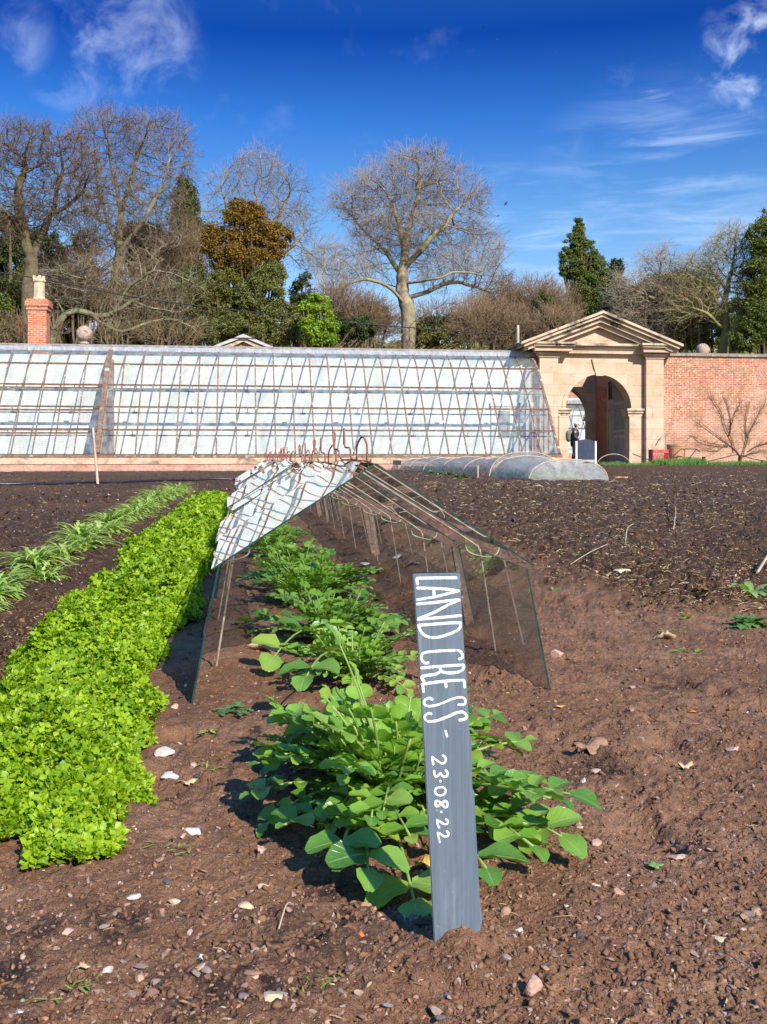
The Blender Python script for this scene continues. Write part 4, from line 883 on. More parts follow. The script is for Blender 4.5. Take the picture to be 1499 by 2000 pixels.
# ------------------------------------------------------------------ person in the archway
def skin(name, nodes, edges, mat, parent=None, sub=2, root=0):
    me = bpy.data.meshes.new(name); me.from_pydata([n[:3] for n in nodes], edges, []); me.materials.append(mat)
    o = bpy.data.objects.new(name, me); COL.objects.link(o)
    if parent is not None: o.parent = parent
    sk = o.modifiers.new('skin', 'SKIN'); sk.use_smooth_shade = True
    if not me.skin_vertices: me.skin_vertices.new() if hasattr(me.skin_vertices, 'new') else None
    if not me.skin_vertices:
        bpy.context.view_layer.objects.active = o
    for i, n in enumerate(nodes):
        r = n[3]; sv = me.skin_vertices[0].data[i]; sv.radius = (r, r) if not hasattr(r, '__len__') else r; sv.use_root = (i == root)
    s_ = o.modifiers.new('sub', 'SUBSURF'); s_.levels = sub; s_.render_levels = sub
    return o
def person():
    Y = 37.4; p = at(1123, 870, Y); zg_ = -.12
    T = thing('person', (p.x, Y, zg_), 'person in pale cap, dark jacket and lilac shirt with rucksack, facing right in the archway', 'person')
    # x is forward (to the right in the photo), y across, z up
    body = [(0, 0, .95, .12), (0, 0, 1.08, .11), (.01, 0, 1.25, .125), (.02, 0, 1.42, .10), (.045, 0, 1.52, .052), (.07, 0, 1.59, .062), (.085, 0, 1.66, .088), (.078, 0, 1.73, .075),
            (-.01, .10, .90, .085), (.03, .10, .50, .060), (-.02, .10, .12, .042), (.02, .10, .05, .035), (.14, .10, .04, .025),
            (-.01, -.10, .90, .085), (-.02, -.10, .50, .060), (-.10, -.10, .12, .042), (-.06, -.10, .05, .035), (.06, -.10, .04, .025),
            (.01, .19, 1.40, .052), (.02, .24, 1.13, .042), (.20, .21, 1.02, .030), (.27, .19, 1.01, .024),
            (.01, -.19, 1.40, .052), (.00, -.25, 1.13, .042), (.18, -.21, 1.03, .030), (.25, -.19, 1.03, .024)]
    edges = [(0, 1), (1, 2), (2, 3), (3, 4), (4, 5), (5, 6), (6, 7), (0, 8), (8, 9), (9, 10), (10, 11), (11, 12), (0, 13), (13, 14), (14, 15), (15, 16), (16, 17), (3, 18), (18, 19), (19, 20), (20, 21), (3, 22), (22, 23), (23, 24), (24, 25)]
    for s_, hx, hy, hz in ((1, .27, .19, 1.01), (-1, .25, -.19, 1.03)):
        h0 = 21 if s_ > 0 else 25
        for f in range(4):
            L = (.075, .085, .08, .062)[f]; y_ = hy + s_ * (f - 1.5) * .02; b0 = len(body)
            body += [(hx + .05, y_, hz, .009), (hx + .05 + L * .55, y_, hz - .012, .008), (hx + .05 + L, y_, hz - .04, .007)]; edges += [(h0, b0), (b0, b0 + 1), (b0 + 1, b0 + 2)]
        b0 = len(body); body += [(hx + .02, hy - s_ * .03, hz + .015, .010), (hx + .055, hy - s_ * .045, hz + .01, .008)]; edges += [(h0, b0), (b0, b0 + 1)]
    b_ = skin('body', body, edges, M['skin'], T)
    # face: nose, ears, eyes, mouth
    b = MB(); b.add([(.155, -.012, 1.665), (.155, .012, 1.665), (.188, 0, 1.635), (.158, 0, 1.70), (.150, 0, 1.628)], [(0, 2, 3), (2, 1, 3), (0, 4, 2), (4, 1, 2)])
    for s_ in (-1, 1): b.add(ICO1[0] * np.array([.012, .008, .026]) + np.array([.078, s_ * .088, 1.655]), ICO1[1])
    b.build('nose_and_ears', M['skin'], b_)
    b = MB()
    for s_ in (-1, 1): b.add(ICO1[0] * np.array([.006, .011, .007]) + np.array([.160, s_ * .032, 1.675]), ICO1[1])
    b.build('eyes', M['blackmetal'], b_)
    b = MB(); b.add(ICO1[0] * np.array([.006, .024, .006]) + np.array([.155, 0, 1.605]), ICO1[1]); b.build('mouth', M['shirt'], b_)
    b = MB(); V = ICO2[0] * np.array([.092, .092, .105]) + np.array([.062, 0, 1.655]); keep = [f for f in ICO2[1] if V[f][:, 0].mean() < .085]; b.add(V, keep); b.build('hair', M['hair'], b_, smooth=True)
    skin('jacket', [(-.005, 0, .86, .17), (-.01, 0, 1.05, .155), (0, 0, 1.25, .16), (.0, 0, 1.42, .12), (.01, 0, 1.50, .075), (0, .19, 1.42, .075), (.01, .25, 1.14, .062), (.16, .22, 1.04, .048), (0, -.19, 1.42, .075), (-.01, -.26, 1.14, .062), (.14, -.22, 1.05, .048)],
         [(0, 1), (1, 2), (2, 3), (3, 4), (3, 5), (5, 6), (6, 7), (3, 8), (8, 9), (9, 10)], M['jacket'], T, root=1)
    skin('shirt', [(.085, 0, 1.05, .10), (.10, 0, 1.25, .10), (.085, 0, 1.42, .075), (.07, 0, 1.50, .05)], [(0, 1), (1, 2), (2, 3)], M['shirt'], T)
    skin('trousers', [(0, 0, .95, .14), (-.01, .10, .88, .105), (.03, .10, .50, .078), (-.02, .10, .13, .062), (-.01, -.10, .88, .105), (-.02, -.10, .50, .078), (-.10, -.10, .13, .062)], [(0, 1), (1, 2), (2, 3), (0, 4), (4, 5), (5, 6)], M['trousers'], T)
    b = MB()
    for y_, x_ in ((.10, .05), (-.10, -.03)):
        V = ICO2[0].copy(); V[:, 2] = np.maximum(V[:, 2], -.5); b.add(V * np.array([.15, .052, .07]) + np.array([x_, y_, .045]), ICO2[1])
    b.build('shoes', M['blackmetal'], T, smooth=True)
    b = MB(); V = ICO2[0] * np.array([.108, .100, .085]) + np.array([.075, 0, 1.715]); b.add(V, [f for f in ICO2[1] if V[f][:, 2].mean() > 1.70])
    a = np.linspace(-1.1, 1.1, 9); V = [(.075 + .10 * math.cos(q), .10 * math.sin(q), 1.712) for q in a] + [(.10 + .165 * math.cos(q * .8), .085 * math.sin(q), 1.692) for q in a]
    b.add(V, [(i, i + 1, 10 + i, 9 + i) for i in range(8)]); b.build('cap', M['cap'], T, smooth=True)
    bg_ = MB(); V = ICO2[0].copy(); V = np.sign(V) * np.abs(V) ** .75; bg_.add(V * np.array([.10, .15, .24]) + np.array([-.235, 0, 1.20]), ICO2[1]); k_ = bg_.build('rucksack', M['bag'], T, smooth=True)
    b = MB()
    for s_ in (-1, 1): b.tube(smooth_path([(-.16, s_ * .11, 1.40), (0, s_ * .125, 1.545), (.125, s_ * .11, 1.40), (.135, s_ * .12, 1.22), (-.05, s_ * .18, 1.05)], 4), .018, 6)
    b.build('strap', M['jacket'], k_)
    T.rotation_euler = (0, 0, math.radians(-14)); T.scale = (1.03, 1.03, .935)
person()
# ------------------------------------------------------------------ the painted board
RV, FV, UV = Vector((cy_, -sy_, 0)), Vector((sy_, cy_, 0)), Vector((0, 0, 1))
def sp_(px, py, zc, dz=0.0):
    k = zc - dz; return RV * ((px - CX) / FPX * zc) + FV * k + UV * (HC + (HY - py) / FPX * zc)
def sign():
    ZC = .805
    T = thing('painted_sign', tuple(sp_(893, 1838, ZC)), 'grey painted wooden board lettered LAND CRESS 23.08.22 stuck in the soil', 'sign'); inv = Matrix.Translation(-T.location)
    out_ = [(808.5, 1120.5), (896, 1118.5), (898.5, 1122), (905, 1230), (912, 1330), (918, 1432), (921.5, 1444), (923, 1540), (927, 1547), (932.5, 1660), (938, 1760), (942.5, 1792), (941.5, 1806), (934, 1828), (934, 1900), (852, 1900), (848, 1838), (838, 1640), (827, 1440), (815, 1240), (806, 1123)]
    n = len(out_); V = [sp_(x, y, ZC, .0) for x, y in out_] + [sp_(x, y, ZC, -.007) for x, y in out_]
    import bmesh
    bm = bmesh.new(); vs = [bm.verts.new(v) for v in V]; bm.faces.new(vs[:n][::-1]).material_index = 0; bm.faces.new(vs[n:]).material_index = 1
    for i in range(n):
        f = bm.faces.new([vs[i], vs[(i + 1) % n], vs[n + (i + 1) % n], vs[n + i]]); f.material_index = 1
    bmesh.ops.recalc_face_normals(bm, faces=bm.faces[:])
    fe = [e for e in bm.edges if e.verts[0] in vs[:n] and e.verts[1] in vs[:n]]
    bmesh.ops.bevel(bm, geom=fe, offset=.0007, segments=2, affect='EDGES', material=0)
    me = bpy.data.meshes.new('board'); bm.to_mesh(me); bm.free(); me.materials.append(M['slate']); me.materials.append(M['sign_side'])
    o = bpy.data.objects.new('board', me); COL.objects.link(o); o.parent = T; o.matrix_parent_inverse = inv
    S1 = lambda L: [(795 + x / 11.108, 1110 + y / 11.11) for x, y in L]; S2 = lambda L: [(795 + x / 10.53, 1260 + y / 10.53) for x, y in L]; S3 = lambda L: [(810 + x / 7.693, 1410 + y / 7.69) for x, y in L]
    W1, W2, W3 = 6.0, 5.8, 4.7
    chars = [
        (W1, [S1([(1070, 208), (700, 212), (225, 218)]), S1([(222, 225), (218, 270), (232, 345)])]),
        (W1, [S1([(232, 432), (600, 440), (900, 460), (1125, 490)]), S1([(1125, 492), (900, 550), (600, 622), (225, 685)]), S1([(583, 470), (590, 610)])]),
        (W1, [S1([(218, 778), (600, 745), (900, 708), (1135, 690)]), S1([(1135, 695), (950, 770), (600, 955), (250, 1095)]), S1([(245, 1110), (600, 1082), (1165, 1030)])]),
        (W1, [S1([(255, 1240), (600, 1215), (900, 1192), (1160, 1182)]), S1([(1165, 1185), (1150, 1290), (1050, 1372), (800, 1470), (600, 1507), (430, 1480), (320, 1400), (252, 1262)])]),
        (W2, [S2([(1070, 290), (1135, 268), (1138, 190), (1090, 130), (1000, 112), (700, 122), (400, 150), (315, 190), (300, 270), (330, 340), (380, 375), (435, 366)])]),
        (W2, [S2([(302, 475), (500, 455), (900, 425), (1155, 412)]), S2([(1165, 412), (1168, 470), (1100, 540), (950, 575), (780, 568), (695, 520), (685, 450)]), S2([(690, 540), (600, 600), (400, 630), (312, 655), (315, 700), (350, 742)])]),
        (W2, [S2([(312, 810), (600, 765), (900, 735), (1172, 725)]), S2([(1172, 730), (1190, 865)]), S2([(322, 820), (342, 958)]), S2([(795, 770), (805, 860)])]),
        (W2, [S2([(520, 1118), (470, 1092), (400, 1112), (352, 1170), (372, 1228), (430, 1258), (560, 1248), (720, 1200), (900, 1122), (1050, 1080), (1150, 1082), (1200, 1130), (1198, 1198), (1150, 1228), (1065, 1225)])]),
        (W2, [S2([(500, 1418), (450, 1405), (385, 1445), (368, 1500), (405, 1560), (480, 1575), (640, 1550), (850, 1470), (1000, 1402), (1130, 1377), (1205, 1420), (1228, 1480), (1180, 1528), (1085, 1545)])]),
        (W3, [S2([(795, 1765), (825, 1880)])]),
        (W3, [S3([(425, 507), (462, 535), (465, 590), (420, 628), (350, 590), (268, 525)]), S3([(265, 530), (270, 585), (280, 638)])]),
        (W3, [S3([(468, 727), (495, 770), (480, 820), (430, 820), (388, 768)]), S3([(385, 770), (350, 812), (315, 820), (295, 775), (295, 738)])]),
        (W3, [S3([(386, 886), (391, 894)])]),
        (W3, [S3([(390, 980), (325, 1000), (307, 1050), (340, 1095), (400, 1105), (458, 1075), (465, 1020), (430, 985), (390, 980)])]),
        (W3, [S3([(400, 1225), (350, 1190), (317, 1200), (317, 1255), (350, 1265), (402, 1225), (458, 1190), (488, 1212), (485, 1272), (450, 1280), (402, 1228)])]),
        (W3, [S3([(400, 1348), (404, 1356)])]),
        (W3, [S3([(475, 1462), (500, 1500), (480, 1535), (430, 1530), (385, 1500), (338, 1475)]), S3([(338, 1482), (348, 1540), (368, 1588)])]),
        (W3, [S3([(485, 1642), (510, 1680), (495, 1715), (440, 1720), (400, 1690), (348, 1665)]), S3([(350, 1672), (360, 1740), (373, 1808)])])]
    b = MB(); rs = np.random.RandomState(3); kk = 0
    for wd, strokes in chars:
        for s_ in strokes:
            kk += 1; P = smooth_path(s_, 5) if len(s_) > 2 else np.linspace(s_[0], s_[1], 5)
            r = wd / 2 / FPX * ZC * (1 + .10 * rs.randn(len(P)).cumsum() / 6); r = np.clip(r, wd / 2 / FPX * ZC * .8, wd / 2 / FPX * ZC * 1.12)
            # rounded ends
            d0 = P[0] - P[1]; d0 /= np.linalg.norm(d0); d1 = P[-1] - P[-2]; d1 /= np.linalg.norm(d1)
            P = np.concatenate([[P[0] + d0 * wd * .42, P[0] + d0 * wd * .25], P, [P[-1] + d1 * wd * .25, P[-1] + d1 * wd * .42]]); r = np.concatenate([[r[0] * .35, r[0] * .8], r, [r[-1] * .8, r[-1] * .35]])
            Q = [tuple(sp_(x, y, ZC, .00002 * kk * .2)) for x, y in P]; b.tube(Q, r, 8, flat=(tuple(FV), .14))
    o = b.build('lettering', M['paint'], T, smooth=True); o.matrix_parent_inverse = inv
sign()

# ------------------------------------------------------------------ cloches
HW_, EW, ZE, ZR, LC = .304, .268, .213, .384, .555
def cloche():
    T = thing('glass_cloche', (.218, 1.645, 0), 'x', 'cloche', 'row of glass barn cloches over the land cress')
    def slab(p0, p1, n, th=.003, L=.60, nm='roof_pane', y0=0.0):
        b = MB(); p0, p1, n = np.array(p0), np.array(p1), np.array(n) / np.linalg.norm(n); e = n * th
        V = []
        for y in (y0, y0 + L):
            for q in (p0, p1, p1 + e, p0 + e): V.append((q[0], y, q[1]))
        b.add(V, [(0, 1, 5, 4), (2, 3, 7, 6)], 0); b.add(V, [(0, 3, 2, 1), (4, 5, 6, 7), (1, 2, 6, 5), (3, 0, 4, 7)], 1); return b.build(nm, [M['cloche_glass' if nm == 'roof_pane' else 'cloche_side'], M['glass_edge']], T)
    for s_ in (-1, 1):
        slab((s_ * .001, ZR), (s_ * EW, ZE), (s_ * (ZR - ZE), EW), nm='roof_pane', th=.0026)
        slab((s_ * (EW - .010), ZE - .006), (s_ * HW_, -.03), (s_ * (ZE), .036), nm='side_pane')
    # galvanised frame: one bent rod each side, with an eave hook
    y = .235
    for s_ in (-1, 1):
        b = MB(); P = smooth_path([(s_ * .004, y, ZR - .016), (s_ * .06, y, ZR - .052), (s_ * (EW - .055), y, ZE + .022), (s_ * (EW - .036), y, ZE + .004), (s_ * (EW - .030), y, ZE - .02), (s_ * (EW + .006), y, -.04)], 5)
        b.tube(P, .0022, 6); b.build('frame_rod', M['galv'], T, smooth=True)
        b = MB(); P = smooth_path([(s_ * (EW - .062), y - .002, ZE + .010), (s_ * (EW - .058), y - .010, ZE + .001), (s_ * (EW - .040), y - .012, ZE - .006), (s_ * (EW - .014), y - .006, ZE - .010), (s_ * (EW + .002), y, ZE - .001), (s_ * (EW + .002), y + .002, ZE + .008)], 5)
        b.tube(P, .0017, 6); b.build('eave_hook', M['galv'], T, smooth=True)
    # rusty wire handles on the ridge
    r = .0019; z = ZR
    b = MB(); b.tube(smooth_path([(.006, .165, z + .004), (.006, .16, z + .03), (.003, .168, z + .044), (0, .182, z + .049), (-.004, .195, z + .044), (-.008, .203, z + .03), (-.008, .20, z + .004)], 5), r, 6)
    b.tube(smooth_path([(.020, .10, z - .006), (.01, .20, z + .004), (.006, .30, z + .004), (-.002, .40, z + .005), (-.010, .47, z + .004)], 4), r, 6)
    b.tube(smooth_path([(-.008, .20, z + .006), (-.008, .30, z + .008), (-.006, .33, z + .018), (-.007, .34, z + .029), (-.010, .37, z + .030), (-.012, .385, z + .034), (-.013, .385, z + .062), (-.013, .388, z + .069), (-.013, .393, z + .062), (-.013, .392, z + .036)], 5), r, 6)
    b.tube(smooth_path([(-.010, .47, z + .006), (-.010, .50, z + .010), (-.012, .52, z + .024), (-.014, .55, z + .027), (-.016, .575, z + .030), (-.019, .58, z + .058), (-.016, .586, z + .066), (-.013, .59, z + .058), (-.015, .586, z + .034)], 5), r, 6)
    b.tube([(.002, .24, ZR - .018), (.012, .19, ZR - .004), (.014, .165, ZR + .008)], r, 6); b.tube([(-.004, .235, ZR - .02), (.006, .22, ZR + .008)], r, 6)
    b.build('handle', M['rust'], T, smooth=True)
    return T
c0 = cloche(); NCL = 13
names = ['nearest the camera', 'second', 'third', 'fourth', 'fifth', 'sixth', 'seventh', 'eighth', 'ninth', 'tenth', 'eleventh', 'twelfth', 'farthest']
rs = np.random.RandomState(7)
for i in range(NCL):
    c = c0 if i == 0 else dup(c0)
    if i:
        c.location = (.218 + rs.uniform(-.012, .012), 1.645 + i * (LC + .02) + rs.uniform(-.01, .02), gz(.218, 1.645 + i * .575) * .3 + macro(0, 1.645 + i * .575) * .7 + rs.uniform(-.006, .004)); c.rotation_euler = (rs.uniform(-.012, .012), rs.uniform(-.02, .02), rs.uniform(-.025, .025))
        for ch in c.children:
            if ch.name.startswith('roof_pane'): ch.rotation_euler = (rs.uniform(-.03, .03), rs.uniform(-.02, .02), 0); ch.location.z += .003
    else: c.location.z = -.006
    c['label'] = ('glass cloche nearest the camera, open-ended behind the painted sign' if i == 0 else 'glass cloche farthest off, last of the row towards the glasshouse' if i == NCL - 1 else 'glass cloche with rusty wire handle, %s from the near end of the row' % names[i])
# ------------------------------------------------------------------ leaves
def lobe_t(nu=5, nv=5, w=.42, cup=.22, droop=.18, blunt=.7):
    """a rounded leaf blade from (0,0,0) along +y, length 1"""
    V, A = [], []
    for i in range(nu):
        t_ = (1 - math.cos(PI * (.10 + .90 * i / (nu - 1)))) / 2; ww = w * max(math.sin(PI * min(.985, t_) ** blunt), 0) ** .52 * (1 + .10 * math.sin(t_ * 19 + 1))
        for j in range(nv):
            s_ = j / (nv - 1) * 2 - 1; V.append((s_ * ww, t_, cup * (s_ * ww) ** 2 * 2.2 + .035 * math.sin(t_ * 11 + s_ * 5) * abs(s_) - droop * t_ * t_)); A.append((t_, s_, 0))
    F = [(i * nv + j, i * nv + j + 1, (i + 1) * nv + j + 1, (i + 1) * nv + j) for i in range(nu - 1) for j in range(nv - 1)]
    return np.array(V), np.array(F), np.array(A)
BIG = lobe_t(9, 7, .41, .34, .26, 1.15); MED = lobe_t(7, 5, .40, .45, .18, 1.12); NAR = lobe_t(6, 5, .20, .5, .25)
class Leafer:
    def __init__(s, seed): s.r = random.Random(seed); s.L = []; s.S = MB(); s.Y = []
    def blade(s, base, d, up, size, tmpl, young=False, wid=1.):
        d = Vector(d).normalized(); x = d.cross(Vector(up)).normalized(); z = x.cross(d)
        (s.Y if young else s.L).append((tuple(base), np.array([x, d, z]).T, (size * wid, size, size), tmpl))
    def leaf(s, base, az, L, el0, el1, pairs, term, young=False, lob=.20, sr=.0022):
        r = s.r; P = [Vector(base)]; n = 7; h = Vector((math.cos(az), math.sin(az), 0)); tw = r.uniform(-.35, .35)
        for i in range(n):
            q = i / (n - 1); el = el0 + (el1 - el0) * q; hd = Matrix.Rotation(tw * q, 3, 'Z') @ h
            P.append(P[-1] + (hd * math.cos(el) + Vector((0, 0, math.sin(el)))) * (L / n))
        for p in P: p.z = max(p.z, gz_fast(p.x, p.y) + .006)
        s.S.tube([tuple(p) for p in P], np.linspace(sr, sr * .55, len(P)), 5)
        roll = r.uniform(-.35, .35)
        for k in range(pairs):
            q = .22 + .68 * (k / max(pairs - 1, 1)); i = min(int(q * n), n - 1); f = q * n - i; p = P[i].lerp(P[i + 1], f); d = (P[i + 1] - P[i]).normalized()
            up = d.cross(Vector((0, 0, 1))).cross(d).normalized(); up = Matrix.Rotation(roll, 3, d) @ up; side = d.cross(up).normalized(); sz = L * lob * .62 * (.50 + .75 * q) * r.uniform(.8, 1.2)
            for sg in (-1, 1):
                dd = (side * sg + d * r.uniform(.15, .6) + up * r.uniform(.05, .4)); s.blade(p, dd, up + side * sg * r.uniform(-.3, .2), sz, MED, young, 1.05)
        d = (P[-1] - P[-2]).normalized(); up = d.cross(Vector((0, 0, 1))).cross(d).normalized(); up = Matrix.Rotation(roll, 3, d) @ up
        s.blade(P[-1] - d * .003, d + up * r.uniform(-.1, .3), up, L * term * .34 * r.uniform(.85, 1.15), BIG, young, r.uniform(.95, 1.2) if pairs > 1 else .62)
    def build(s, name, parent=None, matl='cress', maty='cress_young', loc=None):
        b = MB()
        for mi, LL in ((0, s.L), (1, s.Y)):
            for tm in (BIG, MED, NAR):
                q = [l for l in LL if l[3] is tm]
                if q: scatter(b, tm[0], tm[1], np.array([l[0] for l in q]), np.array([l[1] for l in q]), np.array([l[2] for l in q]), mi, tm[2])
        o = b.build(name, [M[matl], M[maty]], parent, smooth=True, loc=loc)
        if s.S.V:
            st = s.S.build('stalks', M['stalk'], o, smooth=True)
            if loc is not None: st.matrix_parent_inverse = Matrix.Translation(-Vector(loc))
        return o
_gx = np.linspace(-1.5, 3.0, 451); _gy = np.linspace(.5, 13, 1251); _GG = ground(*np.meshgrid(_gx, _gy))
def gz_fast(x, y):
    i = (y - .5) * 100; j = (x + 1.5) * 100
    if 0 <= i < 1250 and 0 <= j < 450: return _GG[int(i + .5), int(j + .5)]
    return float(macro(x, y))
def cress(px, py, size, n, label, seed, xy=None, only=None):
    p = atg(px, py) if xy is None else Vector((xy[0], xy[1], 0)); z = gz_fast(p.x, p.y); L = Leafer(seed); r = L.r
    for i in range(n):
        az = r.uniform(0, 2 * PI) if only is None else r.uniform(*only); out_ = r.random()
        if out_ < .42: L.leaf((p.x + .012 * math.cos(az), p.y + .012 * math.sin(az), z), az, size * r.uniform(.45, 1.18), r.uniform(.4, 1.2), r.uniform(-.55, .4), r.randint(6, 9), r.uniform(.20, .34))
        else: L.leaf((p.x + .02 * math.cos(az), p.y + .02 * math.sin(az), z), az, size * r.uniform(.40, .90), r.uniform(.9, 1.45), r.uniform(.2, 1.15), r.randint(3, 5), r.uniform(.20, .28), young=r.random() < .45)
    for i in range(int(n * .75)):     # tight pale shoots in the heart
        az = r.uniform(0, 2 * PI); rr = r.uniform(0, size * .28); L.leaf((p.x + rr * math.cos(az), p.y + rr * math.sin(az), z + .005), az, size * r.uniform(.30, .58), r.uniform(.9, 1.5), r.uniform(.3, 1.3), 4, .42, young=r.random() < .75, lob=.30, sr=.0013)
    return L, p, z
def place(L, p, z, label, group='land cress plants in the cloche row'):
    o = L.build('cress_plant', loc=(p.x, p.y, z)); return tag(o, label, 'plant', group)
# the big plant behind the sign
L, p, z = cress(765, 1570, .165, 130, '', 11)
r = L.r
def to(px, py, zz, el0, el1, pairs, term, base=None, lob=.2, young=False, sr=.0026):
    """a leaf from the plant's heart out to the photo position (px, py) at height zz"""
    d = ray(px, py); k = (zz - HC) / d[2]; q = Vector((d[0] * k, d[1] * k, zz)); bb = base or (p.x, p.y)
    v = Vector((q.x - bb[0], q.y - bb[1])); az = math.atan2(v.y, v.x); ln = 1.0 * v.length / max(math.cos((el0 + el1) / 2), .3)
    L.leaf((bb[0] + .01 * math.cos(az), bb[1] + .01 * math.sin(az), z + .01), az, ln, el0, el1, pairs, term, young, lob, sr)
to(1085, 1550, .045, .45, -.10, 8, .46, sr=.0022); to(1110, 1605, .030, .30, -.12, 8, .44, sr=.0022); to(1060, 1650, .02, .3, -.1, 8, .26); to(1040, 1590, .05, .5, 0, 8, .3); to(1040, 1640, .015, .3, -.1, 5, .22); to(985, 1700, .02, .2, 0, 4, .26)
to(1010, 1420, .06, .5, .0, 5, .28); to(930, 1390, .10, .9, .3, 4, .42); to(1040, 1500, .05, .4, 0, 6, .2); to(590, 1612, .02, .3, -.1, 6, .24); to(650, 1690, .02, .35, -.2, 4, .38)
to(630, 1650, .03, .4, -.2, 4, .33); to(620, 1500, .03, .4, -.1, 6, .22); to(570, 1420, .04, .5, -.3, 6, .34); to(600, 1400, .05, .5, .0, 6, .22); to(640, 1560, .03, .5, -.1, 4, .3); to(775, 1735, .01, .2, -.2, 3, .42)
# tall upright leaves
for px, py, h in ((690, 1225, .190), (728, 1315, .145)):
    d = ray(px, py); k = (1.16) / d[1]; q = Vector((d[0] * k, 1.16, HC + d[2] * k)); v = Vector((q.x - p.x, q.y - p.y))
    L.leaf((p.x, p.y + .02, z), math.atan2(v.y, v.x), h, 1.35, 1.15, 1, .44, False, .08, .0019)
place(L, p, z, 'big leafy land cress plant right behind the painted sign')
L, p, z = cress(690, 1335, .135, 64, '', 12); 
def to2(*a, **k): to(*a, **k)
to(620, 1260, .09, .9, .2, 3, .36); to(600, 1250, .07, .8, .1, 3, .36); to(590, 1330, .06, .6, -.2, 3, .4); to(770, 1270, .05, .5, 0, 4, .24)
place(L, p, z, 'land cress with broad pale leaves between the sign plant and the cloche mouth')
ys = [(650, 1250, .165, 70, 'land cress plant at the open mouth of the nearest cloche'), (620, 1175, .165, 70, 'spreading land cress with large round leaves inside the nearest cloche')]
for i, (px, py, s_, n, lb) in enumerate(ys):
    L, p, z = cress(px, py, s_, n, lb, 20 + i)
    if i == 0: to(735, 1180, .04, .4, -.1, 4, .3); to(745, 1195, .03, .4, -.2, 4, .36); to(470, 1195, .03, .4, -.3, 5, .28); to(540, 1290, .02, .4, -.2, 3, .3)
    place(L, p, z, lb)
L, p, z = cress(0, 0, .12, 34, '', 31, xy=(.115, 1.27)); place(L, p, z, 'small land cress clump at the left edge of the big front plant')
L, p, z = cress(0, 0, .12, 34, '', 32, xy=(.235, 1.30)); place(L, p, z, 'small land cress clump half hidden behind the painted sign')
rs = random.Random(5); yy = 2.72; i = 0
ordw = ['third', 'fourth', 'fifth', 'sixth', 'seventh', 'eighth', 'ninth', 'tenth', 'eleventh', 'twelfth', 'thirteenth', 'fourteenth', 'fifteenth', 'sixteenth', 'seventeenth', 'eighteenth']
while i < 16:
    L, p, z = cress(0, 0, rs.uniform(.13, .17), 48 if i < 5 else 28, '', 40 + i, xy=(.15 + rs.uniform(-.05, .05), yy))
    place(L, p, z, 'land cress under the cloches, %s plant back from the cloche mouth' % ordw[i]); yy += rs.uniform(.24, .34) + i * .018; i += 1

